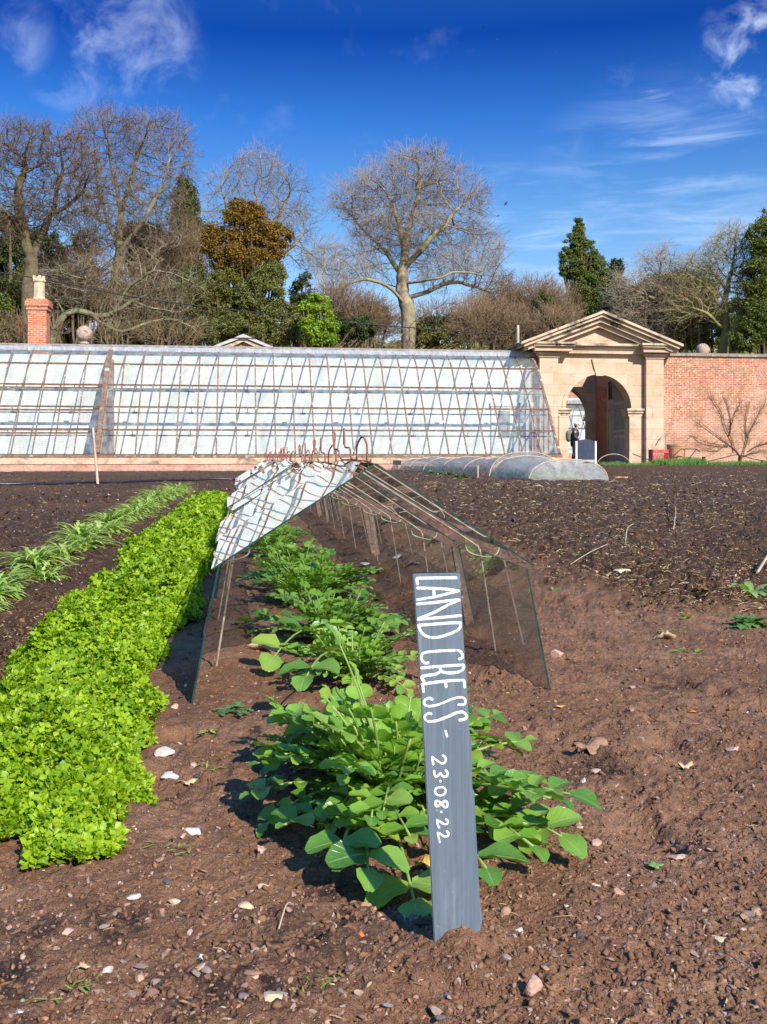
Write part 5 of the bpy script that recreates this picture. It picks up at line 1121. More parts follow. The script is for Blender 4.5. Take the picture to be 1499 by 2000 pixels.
# ------------------------------------------------------------------ parsley row
def parsley():
    rs = np.random.RandomState(21)
    # a small frilled leaflet: three lobes with crinkled rims
    k = 13; a = np.linspace(-PI * .93, PI * .93, k); R = .5 + .22 * np.cos(a * 3) + .13 * np.cos(a * 9 + 1)
    V = np.concatenate([[(0, -.05, 0)], np.stack([R * np.sin(a), .28 + R * np.cos(a) * .9, .20 * np.sin(a * 4.5) + .12 * R], 1)]); F = np.array([(0, i + 1, i + 2) for i in range(k - 1)])
    b = MB(); sb = MB()
    for y0, y1, n, sz in ((1.0, 1.7, 19000, .0110), (1.7, 2.6, 15000, .0120), (2.6, 4.2, 11000, .0165), (4.2, 6.6, 8000, .021), (6.6, 9.9, 7000, .026)):
        y = rs.uniform(y0, y1, n); c = -.275 - .03 * sst(2.4, 4.5, y) + .015 * np.sin(y * 2.1); hw = .145 + .045 * fbm(y * 5, y * 0 + 3, 5, 3) + .035 * sst(2.4, 4.5, y)
        s_ = rs.uniform(-1, 1, n); s_ = np.sign(s_) * np.abs(s_) ** .8; x = c + s_ * hw * (1 + .18 * fbm(y * 9, s_ * 2, 6, 3))
        lump = .5 + .5 * fbm(x * 17, y * 17, 8, 3); big = fbm(x * 6, y * 6, 9, 2)
        H = (.070 + .055 * big) * (1 - np.abs(s_) ** 2.2 * .80) * (.38 + .92 * lump); H *= sst(0.98, 1.10, y + .05 * big)* .35 + .65
        H = H * np.clip((y - 1.0 + .20 * fbm(x * 13, x * 0, 3, 3)) / .26, 0, 1) ** .8 * (.62 + .45 * sst(.0, .30, np.abs(fbm(x * 10 + 5, y * 10, 14, 2))))
        inner = rs.rand(n) < .30; z = ground(x, y) + H * np.where(inner, rs.uniform(.35, .85, n), rs.uniform(.86, 1.04, n))
        e = .01
        def Hs(x_, y_):
            sx = (x_ - c) / hw; l_ = .5 + .5 * fbm(x_ * 17, y_ * 17, 8, 3); return .115 * (1 - np.clip(np.abs(sx), 0, 1.1) ** 3.2 * .72) * (.55 + .65 * l_)
        nx = -(Hs(x + e, y) - Hs(x - e, y)) / (2 * e); ny = -(Hs(x, y + e) - Hs(x, y - e)) / (2 * e)
        N = np.stack([nx * .6, ny * .6, np.ones(n)], 1) + rs.randn(n, 3) * .5; keep = H > .012
        scatter(b, V, F, np.stack([x, y, z], 1)[keep], frames(N[keep], rs.uniform(0, 2 * PI, keep.sum())), (sz * rs.uniform(.7, 1.35, n))[keep])
    # front lobe spreading to the left edge of the frame
    n = 9000; ang = rs.uniform(0, 2 * PI, n); rr = np.sqrt(rs.rand(n)); 
    for cx_, cy2, rx, ry, m in ((-.32, 1.185, .16, .13, 4000), (-.20, 1.24, .06, .12, 1500), (-.38, 1.5, .10, .3, 2500), (-.18, 1.50, .05, .16, 1200), (-.18, 1.16, .035, .03, 400)):
        ang = rs.uniform(0, 2 * PI, m); rr = np.sqrt(rs.rand(m)); x = cx_ + rx * rr * np.cos(ang); y = cy2 + ry * rr * np.sin(ang)
        H = (.062 + .04 * fbm(x * 6, y * 6, 9, 2)) * (1 - rr ** 2 * .88) * (.55 + .6 * (.5 + .5 * fbm(x * 17, y * 17, 8, 3)))
        z = ground(x, y) + H * rs.uniform(.6, 1.04, m); N = np.stack([np.cos(ang) * rr * .5, np.sin(ang) * rr * .5, np.ones(m)], 1) + rs.randn(m, 3) * .45
        scatter(b, V, F, np.stack([x, y, z], 1), frames(N, rs.uniform(0, 2 * PI, m)), .0125 * rs.uniform(.7, 1.3, m))
    o = b.build('parsley', M['parsley'], smooth=True); tag(o, 'dense row of bright green curly parsley', kind='stuff')
parsley()

# ------------------------------------------------------------------ frilly salad row, seedlings, odd plants
def rosette(name, x, y, n, L, wd, mat, label, group, cat='plant', seed=1, el=(.3, 1.2), jag=True, reg=None):
    rs = np.random.RandomState(seed); b = MB(); k = 9
    for i in range(n):
        az = rs.uniform(0, 2 * PI); l = L * rs.uniform(.6, 1.1); e0 = rs.uniform(*el); z0 = gz_fast(x, y) if y < 12 else float(macro(x, y)); pts = [Vector((x + rs.uniform(-.02, .02), y + rs.uniform(-.02, .02), z0))]
        for q in range(k): e = e0 - q * .16; pts.append(pts[-1] + Vector((math.cos(az) * math.cos(e), math.sin(az) * math.cos(e), math.sin(e))) * l / k)
        for p in pts: p.z = max(p.z, z0 + .004)
        V = []; sd = Vector((-math.sin(az), math.cos(az), 0))
        for q, p in enumerate(pts):
            t_ = q / k; w_ = wd * l * (math.sin(PI * min(t_ * .9 + .08, 1)) ** .8) * ((1.0 if q % 2 else .35) if jag else 1) * rs.uniform(.8, 1.2)
            V += [tuple(p - sd * w_ + Vector((0, 0, .25 * w_))), tuple(p), tuple(p + sd * w_ + Vector((0, 0, .25 * w_)))]
        F = [(3 * q + c, 3 * q + c + 1, 3 * q + 4 + c, 3 * q + 3 + c) for q in range(k) for c in (0, 1)]; b.add(V, F)
    o = b.build(name, M[mat], smooth=True, loc=(x, y, float(macro(x, y)))); return tag(o, label, cat, group)
rs = random.Random(9); yy = 2.75; k = 0
nm = ['nearest, at the left edge of the frame', 'second from the near end', 'third from the near end', 'fourth from the near end', 'fifth from the near end', 'sixth from the near end', 'seventh from the near end', 'eighth from the near end', 'ninth from the near end', 'tenth from the near end', 'eleventh from the near end', 'twelfth from the near end', 'thirteenth from the near end', 'fourteenth from the near end', 'fifteenth from the near end', 'sixteenth from the near end', 'seventeenth from the near end', 'eighteenth from the near end', 'nineteenth from the near end', 'twentieth from the near end', 'last but one before the hose', 'last before the hose']
while k < 22:
    rosette('salad_plant', -.71 + rs.uniform(-.05, .05) - .01 * (yy - 3), yy, 110, .14 + .006 * k, .052, 'rocket', 'pale serrated salad plant, left row, ' + nm[k], 'serrated salad plants left of the parsley', seed=100 + k, el=(.25, 1.15)); yy += .24 + k * .022; k += 1
rosette('broad_leaf_plant', -.515, 1.62, 7, .17, .16, 'cress', 'broad upright green leaves at the left frame edge beside the parsley', None, seed=3, el=(.7, 1.4), jag=False)
# seedlings along the tunnel
rs = random.Random(4)
lbs = ['nearest the wooden peg', 'second from the wooden peg', 'third from the wooden peg', 'fourth from the wooden peg', 'fifth from the wooden peg', 'sixth from the wooden peg', 'seventh from the wooden peg', 'farthest from the wooden peg']
for k, (px, py) in enumerate([(905, 937), (890, 936), (876, 931), (862, 929), (846, 927), (828, 924), (810, 921), (795, 918)]):
    p = atg(px, py); rosette('seedling', p.x, p.y, 16, .20, .22, 'daffodil', 'small leafy green seedling in the dark bed, ' + lbs[k], 'leafy seedlings in front of the crop tunnel', seed=200 + k, el=(.4, 1.3), jag=False)
# daffodil strip by the brick wall: uncountable leaves
def strip(name, mat, regions, label):
    rs = np.random.RandomState(31); b = MB(); V = np.array([(-1, 0, 0), (1, 0, 0), (-.9, .5, .06), (.9, .5, .06), (0, 1, .3)]) * np.array([.04, 1, .3]); F4 = [(0, 1, 3, 2)]; F3 = [(2, 3, 4)]
    for x0, x1, y0, y1, n, h in regions:
        x = rs.uniform(x0, x1, n); y = rs.uniform(y0, y1, n); z = macro(x, y) - .01; hh = h * rs.uniform(.6, 1.15, n) * (.8 + .35 * fbm(x * 2, y * 2, 3, 2)); az = rs.uniform(0, 2 * PI, n); le = rs.uniform(.05, .55, n)
        d = np.stack([np.cos(az) * np.sin(le), np.sin(az) * np.sin(le), np.cos(le)], 1); w_ = np.cross(d, np.tile([[.3, -1, .1]], (n, 1))); w_ /= np.linalg.norm(w_, axis=1, keepdims=True); R = np.stack([w_, d, np.cross(w_, d)], 2); pos = np.stack([x, y, z], 1)
        scatter(b, V, F4, pos, R, hh); scatter(b, V, F3, pos, R, hh)
    o = b.build(name, M[mat]); tag(o, label, kind='stuff')
xa, xb2 = at(1262, 905, 36).x, at(1366, 905, 36).x
strip('daffodil_leaves', 'daffodil', [(xa, xb2, 35.2, 36.2, 2000, .34), (at(1180, 905, 35).x, xa, 34.9, 35.6, 1300, .20), (xb2, at(1560, 905, 35.5).x, 34.2, 35.6, 3600, .24)], 'green daffodil leaves along the foot of the brick wall')
tl = MB(); rs_ = np.random.RandomState(17); V_ = np.array([(-.3, 0, 0), (.3, 0, 0), (.22, .8, .1), (-.22, .8, .1)])
x_ = rs_.uniform(5.15, 6.25, 2600); y_ = rs_.uniform(17.2, 32.5, 2600); n_ = rs_.randn(2600, 3) * .5 + np.array([0, 0, 1]); scatter(tl, V_, np.array([(0, 1, 2, 3)]), np.stack([x_, y_, macro(x_, y_) + rs_.uniform(.02, .16, 2600)], 1), frames(n_, rs_.uniform(0, 6.28, 2600)), .09 * rs_.uniform(.6, 1.3, 2600))
tag(tl.build('tunnel_crop_leaves', M['rocket']), 'green crop leaves dimly seen under the tunnel cover', kind='stuff')
# small weeds and grass tufts
for k, (px, py, n, L_, wd, mat, lb, jag) in enumerate([
        (455, 1392, 26, .026, .30, 'weed', 'small grey-green weed tuft between the parsley and the cress', True), (418, 1432, 8, .022, .26, 'rocket', 'tiny sprouting weed below the grey-green tuft', True),
        (418, 1505, 9, .022, .05, 'grass', 'thin yellow-green grass tuft right of the two white stones', False), (612, 1925, 12, .017, .05, 'grass', 'bright green grass tuft in the soil left of the sign foot', False),
        (155, 1940, 12, .012, .08, 'grass', 'green grass tuft near the bottom left corner', False), (333, 1662, 10, .014, .10, 'grass', 'tiny spiky green tuft below the parsley', False),
        (1462, 1228, 60, .055, .30, 'daffodil', 'low bright green weed clump at the edge of the mulched bed', True), (1462, 1180, 10, .11, .14, 'cress', 'upright narrow-leaved weed in the mulched bed edge', False),
        (1338, 1277, 5, .030, .25, 'grass', 'curled yellow-green seedling on the bare path', False), (1340, 1215, 5, .030, .25, 'grass', 'curled yellow-green seedling nearer the mulch edge', False), (1133, 1100, 6, .035, .25, 'grass', 'small sprout at the near left edge of the mulch', False),
        (1085, 1155, 9, .03, .08, 'grass', 'sparse grass tuft on the path right of the cloche', False), (1310, 1242, 9, .03, .10, 'grass', 'sparse low sprouts in the middle of the path', False)]):
    p = atg(px, py); rosette('weed', p.x, p.y, n, L_, wd, mat, lb, None, seed=300 + k, jag=jag)
# ------------------------------------------------------------------ stones, leaves, mulch
def rocks(seed, V):                   # irregular rock shapes from a unit ball
    rs = np.random.RandomState(seed); W_ = V.copy()
    for _ in range(9):
        n = rs.randn(3); n /= np.linalg.norm(n); d = W_ @ n; lim = rs.uniform(.35, .72); W_ = W_ - np.where(d > lim, (d - lim), 0)[:, None] * n
    return W_
def stones():
    big = [(326, 1478, 40, 26, 'big white angular stone beside the parsley', 0), (331, 1508, 44, 16, 'flat white stone just below the big white angular one', 0), (378, 1503, 20, 12, 'pinkish stone right of the flat white stone', 1), (386, 1512, 14, 10, 'dark grey pebble touching the pinkish stone', 4),
           (143, 1636, 28, 24, 'square buff stone under the parsley edge', 2), (380, 1620, 34, 20, 'pale flat stone left of the cress', 0), (357, 1630, 20, 14, 'small grey-pink stone beside the pale flat stone', 1), (545, 1969, 60, 26, 'largest pale flat stone at the bottom of the picture', 2),
           (512, 1650, 28, 32, 'pink and white stone left of the cress leaves', 1), (562, 1578, 24, 30, 'rounded brown stone at the left of the cress', 5), (516, 1735, 28, 16, 'yellowish stone below the cress', 2), (483, 1768, 32, 16, 'yellowish oval stone left of the other below the cress', 2),
           (1167, 1648, 22, 20, 'pink square brick chip right of the big round leaf', 1), (1299, 1660, 30, 14, 'flat pink chip above another on the right', 1), (1326, 1672, 34, 14, 'long pink stone under the flat pink chip', 1), (1208, 1746, 26, 20, 'rounded brown stone right of the sign foot', 5),
           (1407, 1834, 34, 30, 'white and orange angular stone at lower right', 2), (1012, 1822, 22, 16, 'low grey stone at the sign foot', 0), (990, 1790, 24, 22, 'reddish stone beside the sign foot', 5), (1045, 1940, 44, 46, 'large pink-brown stone at the bottom right of the sign', 1),
           (1131, 1834, 18, 18, 'black cinder right of the sign', 4), (704, 1830, 24, 12, 'orange tile fragment left of the sign foot', 3), (392, 1867, 20, 14, 'white-pink pebble at lower middle', 0), (271, 1905, 20, 16, 'squarish pale brown pebble near the bottom', 5),
           (210, 1905, 22, 12, 'low pale stone near the bottom left', 0), (130, 1830, 26, 16, 'pink pebble pair member at the left', 1), (37, 1971, 22, 12, 'grey pebble near the bottom left corner', 0), (1354, 1388, 18, 12, 'orange leaf-like tile fragment on the path', 3), (1081, 1287, 12, 8, 'orange tile fragment at the cloche corner', 3),
           (1091, 1288, 30, 26, 'pale pink stone at the cloche corner', 1), (1218, 1134, 40, 12, 'flat tan stone at the mulch edge', 2), (1165, 1508, 22, 12, 'low pink-brown stone on the path', 1), (1139, 1533, 16, 14, 'pale round pebble right of the big round cress leaf', 0), (342, 1315 + 70, 16, 12, 'pink pebble at the cloche side foot', 1),
           (352, 1435, 14, 14, 'pale pebble under the parsley tip', 0), (716, 1112, 22, 8, 'pale pebble inside the nearest cloche', 0), (1430, 1465, 44, 12, 'flat pinkish stone at the right frame edge', 1), (1495, 1500, 20, 14, 'flat orange-pink stone cut by the right frame edge', 1), (70, 1700, 14, 10, 'small pale pebble in the left foreground', 0), (260, 1750, 26, 10, 'flat grey stone in the left foreground', 0), (340, 1750, 22, 12, 'flat buff pebble in the middle foreground', 2)]
    pal = [(.55, .48, .42), (.50, .30, .23), (.58, .42, .27), (.58, .16, .05), (.05, .05, .058), (.38, .23, .15)]
    mats = [worn('stone_%s' % n, tuple(v * .75 for v in c), tuple(min(1, v * 1.15) for v in c), 90, .75, .6, .002, 300, spec=.3) for n, c in zip(('white', 'pink', 'buff', 'orange', 'dark', 'brown'), pal)]
    for k, (px, py, w_, h_, lb, m) in enumerate(big):
        p = atg(px, py); s_ = p.y / FPX; rs = np.random.RandomState(k); V = rocks(k + 5, ICO2[0]) * np.array([w_ * s_ * .60, w_ * s_ * .5, max(h_ * s_ * .5, .003)]); a = rs.uniform(-.5, .5)
        V = V @ np.array([[math.cos(a), math.sin(a), 0], [-math.sin(a), math.cos(a), 0], [0, 0, 1]]); b = MB(); b.add(V, ICO2[1]); o = b.build('stone', mats[m]); o.location = (p.x, p.y, gz(p.x, p.y) + h_ * s_ * .16); tag(o, lb, 'stone', 'loose stones on the soil')
stones()
def screen_points(rs, n, y0, y1, keep):     # even over the ground as the eye sees it from low down
    t_ = rs.uniform(1 / y1, 1 / y0, n); y = 1 / t_; x = y * rs.uniform(-.36, .66, n); k = keep(x, y); return x[k], y[k]
def scat(b, V, F, x, y, sz, dz=.2, flat=1., tilt=.5, rs=None, stretch=None):
    n = len(x); z = ground(x, y) + sz * dz; N = np.stack([rs.randn(n) * tilt, rs.randn(n) * tilt, np.ones(n)], 1)
    S = np.stack([sz * rs.uniform(.7, 1.4, n), sz * rs.uniform(.6, 1.1, n), sz * flat * rs.uniform(.6, 1.1, n)], 1)
    if stretch is not None: S[:, 0] *= stretch
    scatter(b, V, F, np.stack([x, y, z], 1), frames(N, rs.uniform(0, 2 * PI, n)), S)
def litter():
    rs = np.random.RandomState(77)
    bare = lambda x, y: (np.maximum(mulch_r(x, y), mulch_l(x, y)) < .4) & ~((x > -.43) & (x < -.12) & (y > 1.05))
    b = MB()
    for q in range(4):
        x, y = screen_points(rs, 1900, .66, 9, bare); scat(b, rocks(q, ICO1[0]), ICO1[1], x, y, .0009 + .0027 * rs.rand(len(x)) ** 3.0, .15, .7, .5, rs, 1.2)
    x, y = screen_points(rs, 230, .66, 6, bare); scat(b, rocks(9, ICO1[0]), ICO1[1], x, y, .0028 + .0030 * rs.rand(len(x)) ** 1.5, .1, .6, .4, rs, 1.25)
    tag(b.build('gravel', M['gravel']), 'small pebbles scattered over the brown soil', kind='stuff')
    b = MB()
    for q in range(4):
        x, y = screen_points(rs, 8000, .62, 12, bare); k = rs.rand(len(x)) < np.where(x > .15, 1., .6); x, y = x[k], y[k]
        scat(b, rocks(20 + q, ICO0[0]) * (1 + .15 * np.random.RandomState(q).randn(len(ICO0[0]), 1)), ICO0[1], x, y, (.0010 + .0038 * rs.rand(len(x)) ** 3.2) * np.clip(y / 1.3, 1, 3.5), .05, .8, .9, rs, 1.3)
    tag(b.build('soil_crumbs', M['crumb'], smooth=True), 'crumbs of brown soil', kind='stuff')
    inr = lambda x, y: (mulch_r(x, y) > .35) & (y < 34); inl = lambda x, y: (mulch_l(x, y) > .35) & (y < 34)
    b = MB()
    for q in range(4):
        x, y = screen_points(rs, 16000, 1.1, 34, lambda x, y: inr(x, y) | inl(x, y)); scat(b, rocks(40 + q, ICO0[0]), ICO0[1], x, y, (.0026 + .0090 * rs.rand(len(x)) ** 2.6) * np.clip(y / 4.5, .75, 2.4), .15, .6, .9, rs, 1.5)
    tag(b.build('compost_mulch', M['chip']), 'dark lumps of compost mulch on the beds', kind='stuff')
    # straw and bark strips
    k = 5; V = []
    for i in range(k):
        t_ = i / (k - 1) * 2 - 1; w_ = .09 * (1 - .5 * abs(t_)); V += [(t_, -w_, -.25 * t_ * t_), (t_, w_, -.25 * t_ * t_), (t_, 0, .05 - .25 * t_ * t_)]
    F = [(3 * i + c, 3 * i + (c + 1) % 3, 3 * i + 3 + (c + 1) % 3, 3 * i + 3 + c) for i in range(k - 1) for c in range(3)]; V = np.array(V)
    b = MB()
    x, y = screen_points(rs, 44000, 2.2, 34, inr); x = x[:12000]; y = y[:12000]; scat(b, V, F, x, y, (.004 + .020 * rs.rand(len(x)) ** 2.2) * np.clip(y / 5, .8, 3), .12, 1.4, .35, rs)
    x, y = screen_points(rs, 16000, 1.1, 34, inl); x = x[:5000]; y = y[:5000]; scat(b, V, F, x, y, (.003 + .012 * rs.rand(len(x)) ** 2.2) * np.clip(y / 5, .8, 3), .12, 1.4, .35, rs)
    x, y = screen_points(rs, 260, .66, 6, bare); scat(b, V, F, x, y, .003 + .006 * rs.rand(len(x)) ** 2, .2, 1.2, .3, rs)
    tag(b.build('straw', M['straw']), 'straw and bark shreds strewn over the mulched bed', kind='stuff')
    # short chunky wood flakes
    b = MB(); x, y = screen_points(rs, 40000, 2.2, 34, inr); x = x[:9000]; y = y[:9000]; scat(b, rocks(61, ICO0[0]), ICO0[1], x, y, (.0022 + .006 * rs.rand(len(x)) ** 2) * np.clip(y / 4.5, .8, 2.8), .45, .4, .5, rs, 1.5)
    x, y = screen_points(rs, 20000, 1.5, 34, inl); x = x[:4500]; y = y[:4500]; scat(b, rocks(62, ICO0[0]), ICO0[1], x, y, (.0018 + .005 * rs.rand(len(x)) ** 2) * np.clip(y / 4.5, .8, 2.6), .45, .4, .5, rs, 1.3)
    tag(b.build('wood_flakes', M['straw']), 'pale wood flakes in the mulch', kind='stuff')
litter()
def dry(px, py, w_, lb, mat, seed, h=.25, asp=.45, cat='leaf', name='fallen_leaf'):
    p = atg(px, py); s_ = p.y / FPX * w_ / 2; rs = np.random.RandomState(seed); k = 22; a = np.linspace(0, 2 * PI, k, endpoint=False); R = 1 + .28 * np.cos(a * 5 + seed) + .12 * rs.randn(k)
    ring = np.stack([R * np.cos(a), R * np.sin(a) * asp * 2, h * np.sin(a * 2 + seed) + h * rs.rand(k)], 1); mid = ring * np.array([.5, .5, .4]) + np.array([0, 0, .12 * h + .05])
    V = np.concatenate([[(0, 0, .1)], mid, ring]) * s_; F3 = [(0, 1 + i, 1 + (i + 1) % k) for i in range(k)]; F4 = [(1 + i, 1 + k + i, 1 + k + (i + 1) % k, 1 + (i + 1) % k) for i in range(k)]
    b = MB(); b.add(V, F3); b.F.append((np.array(F4), 0)); o = b.build(name, M[mat], smooth=True); o.location = (p.x, p.y, gz(p.x, p.y) + .004); tag(o, lb, cat)
    m_ = o.modifiers.new('thick', 'SOLIDIFY'); m_.thickness = .0004
dry(1148, 1468, 60, 'crumpled brown dead leaf on the path right of the cress', 'dryleaf', 1, .35); dry(1095, 1388, 18, 'small yellow fallen leaf below the cloche corner', 'yellowleaf', 2, .1, .4)
dry(1282, 1693, 28, 'torn fresh green leaf lying on the soil at the right', 'cress', 3, .15, .6); dry(722, 1125, 34, 'curled brown dead leaf inside the nearest cloche', 'dryleaf', 4, .3); dry(1300, 1248, 46, 'twisted tan dead leaf across the path', 'tanleaf', 5, .35, .25)
dry(515, 1276, 60, 'long crumpled pinkish dead leaf in the cloche mouth', 'tanleaf', 6, .3, .22); dry(365, 1520, 30, 'tiny curled leaf and twig below the flat white stone', 'tanleaf', 7, .3, .3); dry(1338, 1497, 30, 'bent tan leaf strip on the right path', 'tanleaf', 8, .4, .35)
dry(1183, 1028 + 105, 50, 'light tan bark flake at the front edge of the mulch', 'tanleaf', 9, .3, .3); dry(830, 1700, 60, 'drooping yellowed leaf at the base of the big cress', 'yellowleaf', 12, .3, .3)
dry(160, 1910, 26, 'curled pale leaf in the lower left soil', 'tanleaf', 11, .3, .4)
def twig(pts, r, lb, mat='wood_old'):
    b = MB(); P = [];
    for px, py, h in pts: q = atg(px, py); P.append((q.x, q.y, gz(q.x, q.y) + h))
    b.tube(smooth_path(P, 4), r, 5); tag(b.build('twig', M[mat]), lb, 'twig', 'dry stems and twigs on the ground')
twig([(1112, 1128, .01), (1150, 1108, .04), (1188, 1090, .03)], .0014, 'long straight pale twig on the near mulch edge'); twig([(1308, 995, .02), (1320, 1015, .05), (1316, 1048, .01)], .0024, 'curved pale straw stem standing in the mulch'); twig([(1222, 1078, .01), (1226, 1068, .04), (1238, 1058, .04)], .0018, 'hooked pale straw stem in the mulch')
twig([(545, 1825, .004), (560, 1800, .012), (572, 1788, .006)], .0006, 'thin curved rootlet left of the sign foot'); twig([(1480, 1140, .02), (1510, 1120, .05)], .004, 'pinkish thick twig at the right frame edge')
# ------------------------------------------------------------------ trees
def colonize(nodes, par, att, D, di, dk, iters, rs, up=.12):
    P = [np.array(n, float) for n in nodes]; par = list(par); A = np.array(att); M_ = len(A)
    arr = np.array(P); d2 = ((A[:, None] - arr[None]) ** 2).sum(-1); near = d2.argmin(1); nd = np.sqrt(d2.min(1)); alive = np.ones(M_, bool)
    for it in range(iters):
        act = alive & (nd < di)
        if not act.any(): break
        ia = np.where(act)[0]; arr = np.array(P); v = A[ia] - arr[near[ia]]; v /= np.maximum(np.linalg.norm(v, axis=1, keepdims=True), 1e-6)
        acc = np.zeros((len(P), 3)); np.add.at(acc, near[ia], v); src = np.unique(near[ia]); dirs = acc[src]
        dirs /= np.maximum(np.linalg.norm(dirs, axis=1, keepdims=True), 1e-6); dirs += rs.randn(len(src), 3) * .22 + np.array([0, 0, up]); dirs /= np.linalg.norm(dirs, axis=1, keepdims=True)
        new = arr[src] + dirs * D; base = len(P); P.extend(list(new)); par.extend(src.tolist())
        ids = np.where(alive)[0]
        if not len(ids): break
        dd = np.sqrt(((A[ids][:, None] - new[None]) ** 2).sum(-1)); mn = dd.min(1); am = dd.argmin(1); bt = mn < nd[ids]
        near[ids[bt]] = base + am[bt]; nd[ids[bt]] = mn[bt]; alive[ids[mn < dk]] = False
        if len(P) > 20000: break
    return np.array(P), np.array(par)
def tubes(b, A, B, ra, rb, da, db, k, att=None, mi=0):
    """many tapering sections at once: from A to B with end directions da, db"""
    n = len(A)
    if not n: return
    def basis(d):
        d = d / np.maximum(np.linalg.norm(d, axis=1, keepdims=True), 1e-9); ref = np.tile([[.37, .83, .11]], (n, 1)); u = np.cross(ref, d); u /= np.maximum(np.linalg.norm(u, axis=1, keepdims=True), 1e-9); return u, np.cross(d, u)
    a = np.arange(k) * 2 * PI / k; ca, sa = np.cos(a)[None, :, None], np.sin(a)[None, :, None]
    ua, va = basis(da); ub, vb = basis(db)
    R0 = A[:, None] + ra[:, None, None] * (ca * ua[:, None] + sa * va[:, None]); R1 = B[:, None] + rb[:, None, None] * (ca * ub[:, None] + sa * vb[:, None])
    V = np.concatenate([R0, R1], 1).reshape(-1, 3); i = (np.arange(n) * 2 * k)[:, None]; j = np.arange(k)[None]; j2 = (j + 1) % k
    b.add(V, np.stack([i + j, i + j2, i + k + j2, i + k + j], -1).reshape(-1, 4), mi, None if att is None else np.repeat(att, 2 * k, axis=0))
def twigs(b, pos, dirs, L, r, rs, fork=3, seg=3, gn=.35, up=.15):
    """curving forked sprays"""
    n = len(pos)
    if not n: return
    p = pos.copy(); d = dirs / np.maximum(np.linalg.norm(dirs, axis=1, keepdims=True), 1e-9); rad = np.full(n, r) if np.isscalar(r) else r.copy(); st = [(p, d, rad)]
    for s_ in range(seg):
        d2 = d + rs.randn(len(p), 3) * gn + np.array([0, 0, up]); d2 /= np.linalg.norm(d2, axis=1, keepdims=True); l = (L / seg * rs.uniform(.7, 1.3, len(p)))[:, None]
        q = p + d2 * l; r2 = rad * .72; a = np.zeros((len(p), 3)); a[:, 0] = np.clip((s_ + 1) / seg, 0, 1); tubes(b, p, q, rad, r2, d, d2, 3, a)
        if s_ < seg - 1 and fork > 1:
            m = rs.rand(len(q)) < (.95 if fork > 2 else .6); side = d2[m] + rs.randn(m.sum(), 3) * .75; qq = q[m]; rr = r2[m] * .85
            p = np.concatenate([q, qq]); d = np.concatenate([d2, side / np.linalg.norm(side, axis=1, keepdims=True)]); rad = np.concatenate([r2, rr])
        else: p, d, rad = q, d2, r2
def ell(rs, n, c, r, shell=.5):
    v = rs.randn(n, 3); v /= np.linalg.norm(v, axis=1, keepdims=True); rad = rs.rand(n) ** (1 / 3.); rad = 1 - (1 - rad) * (1 - shell) if shell else rad; return np.array(c) + v * rad[:, None] * np.array(r)
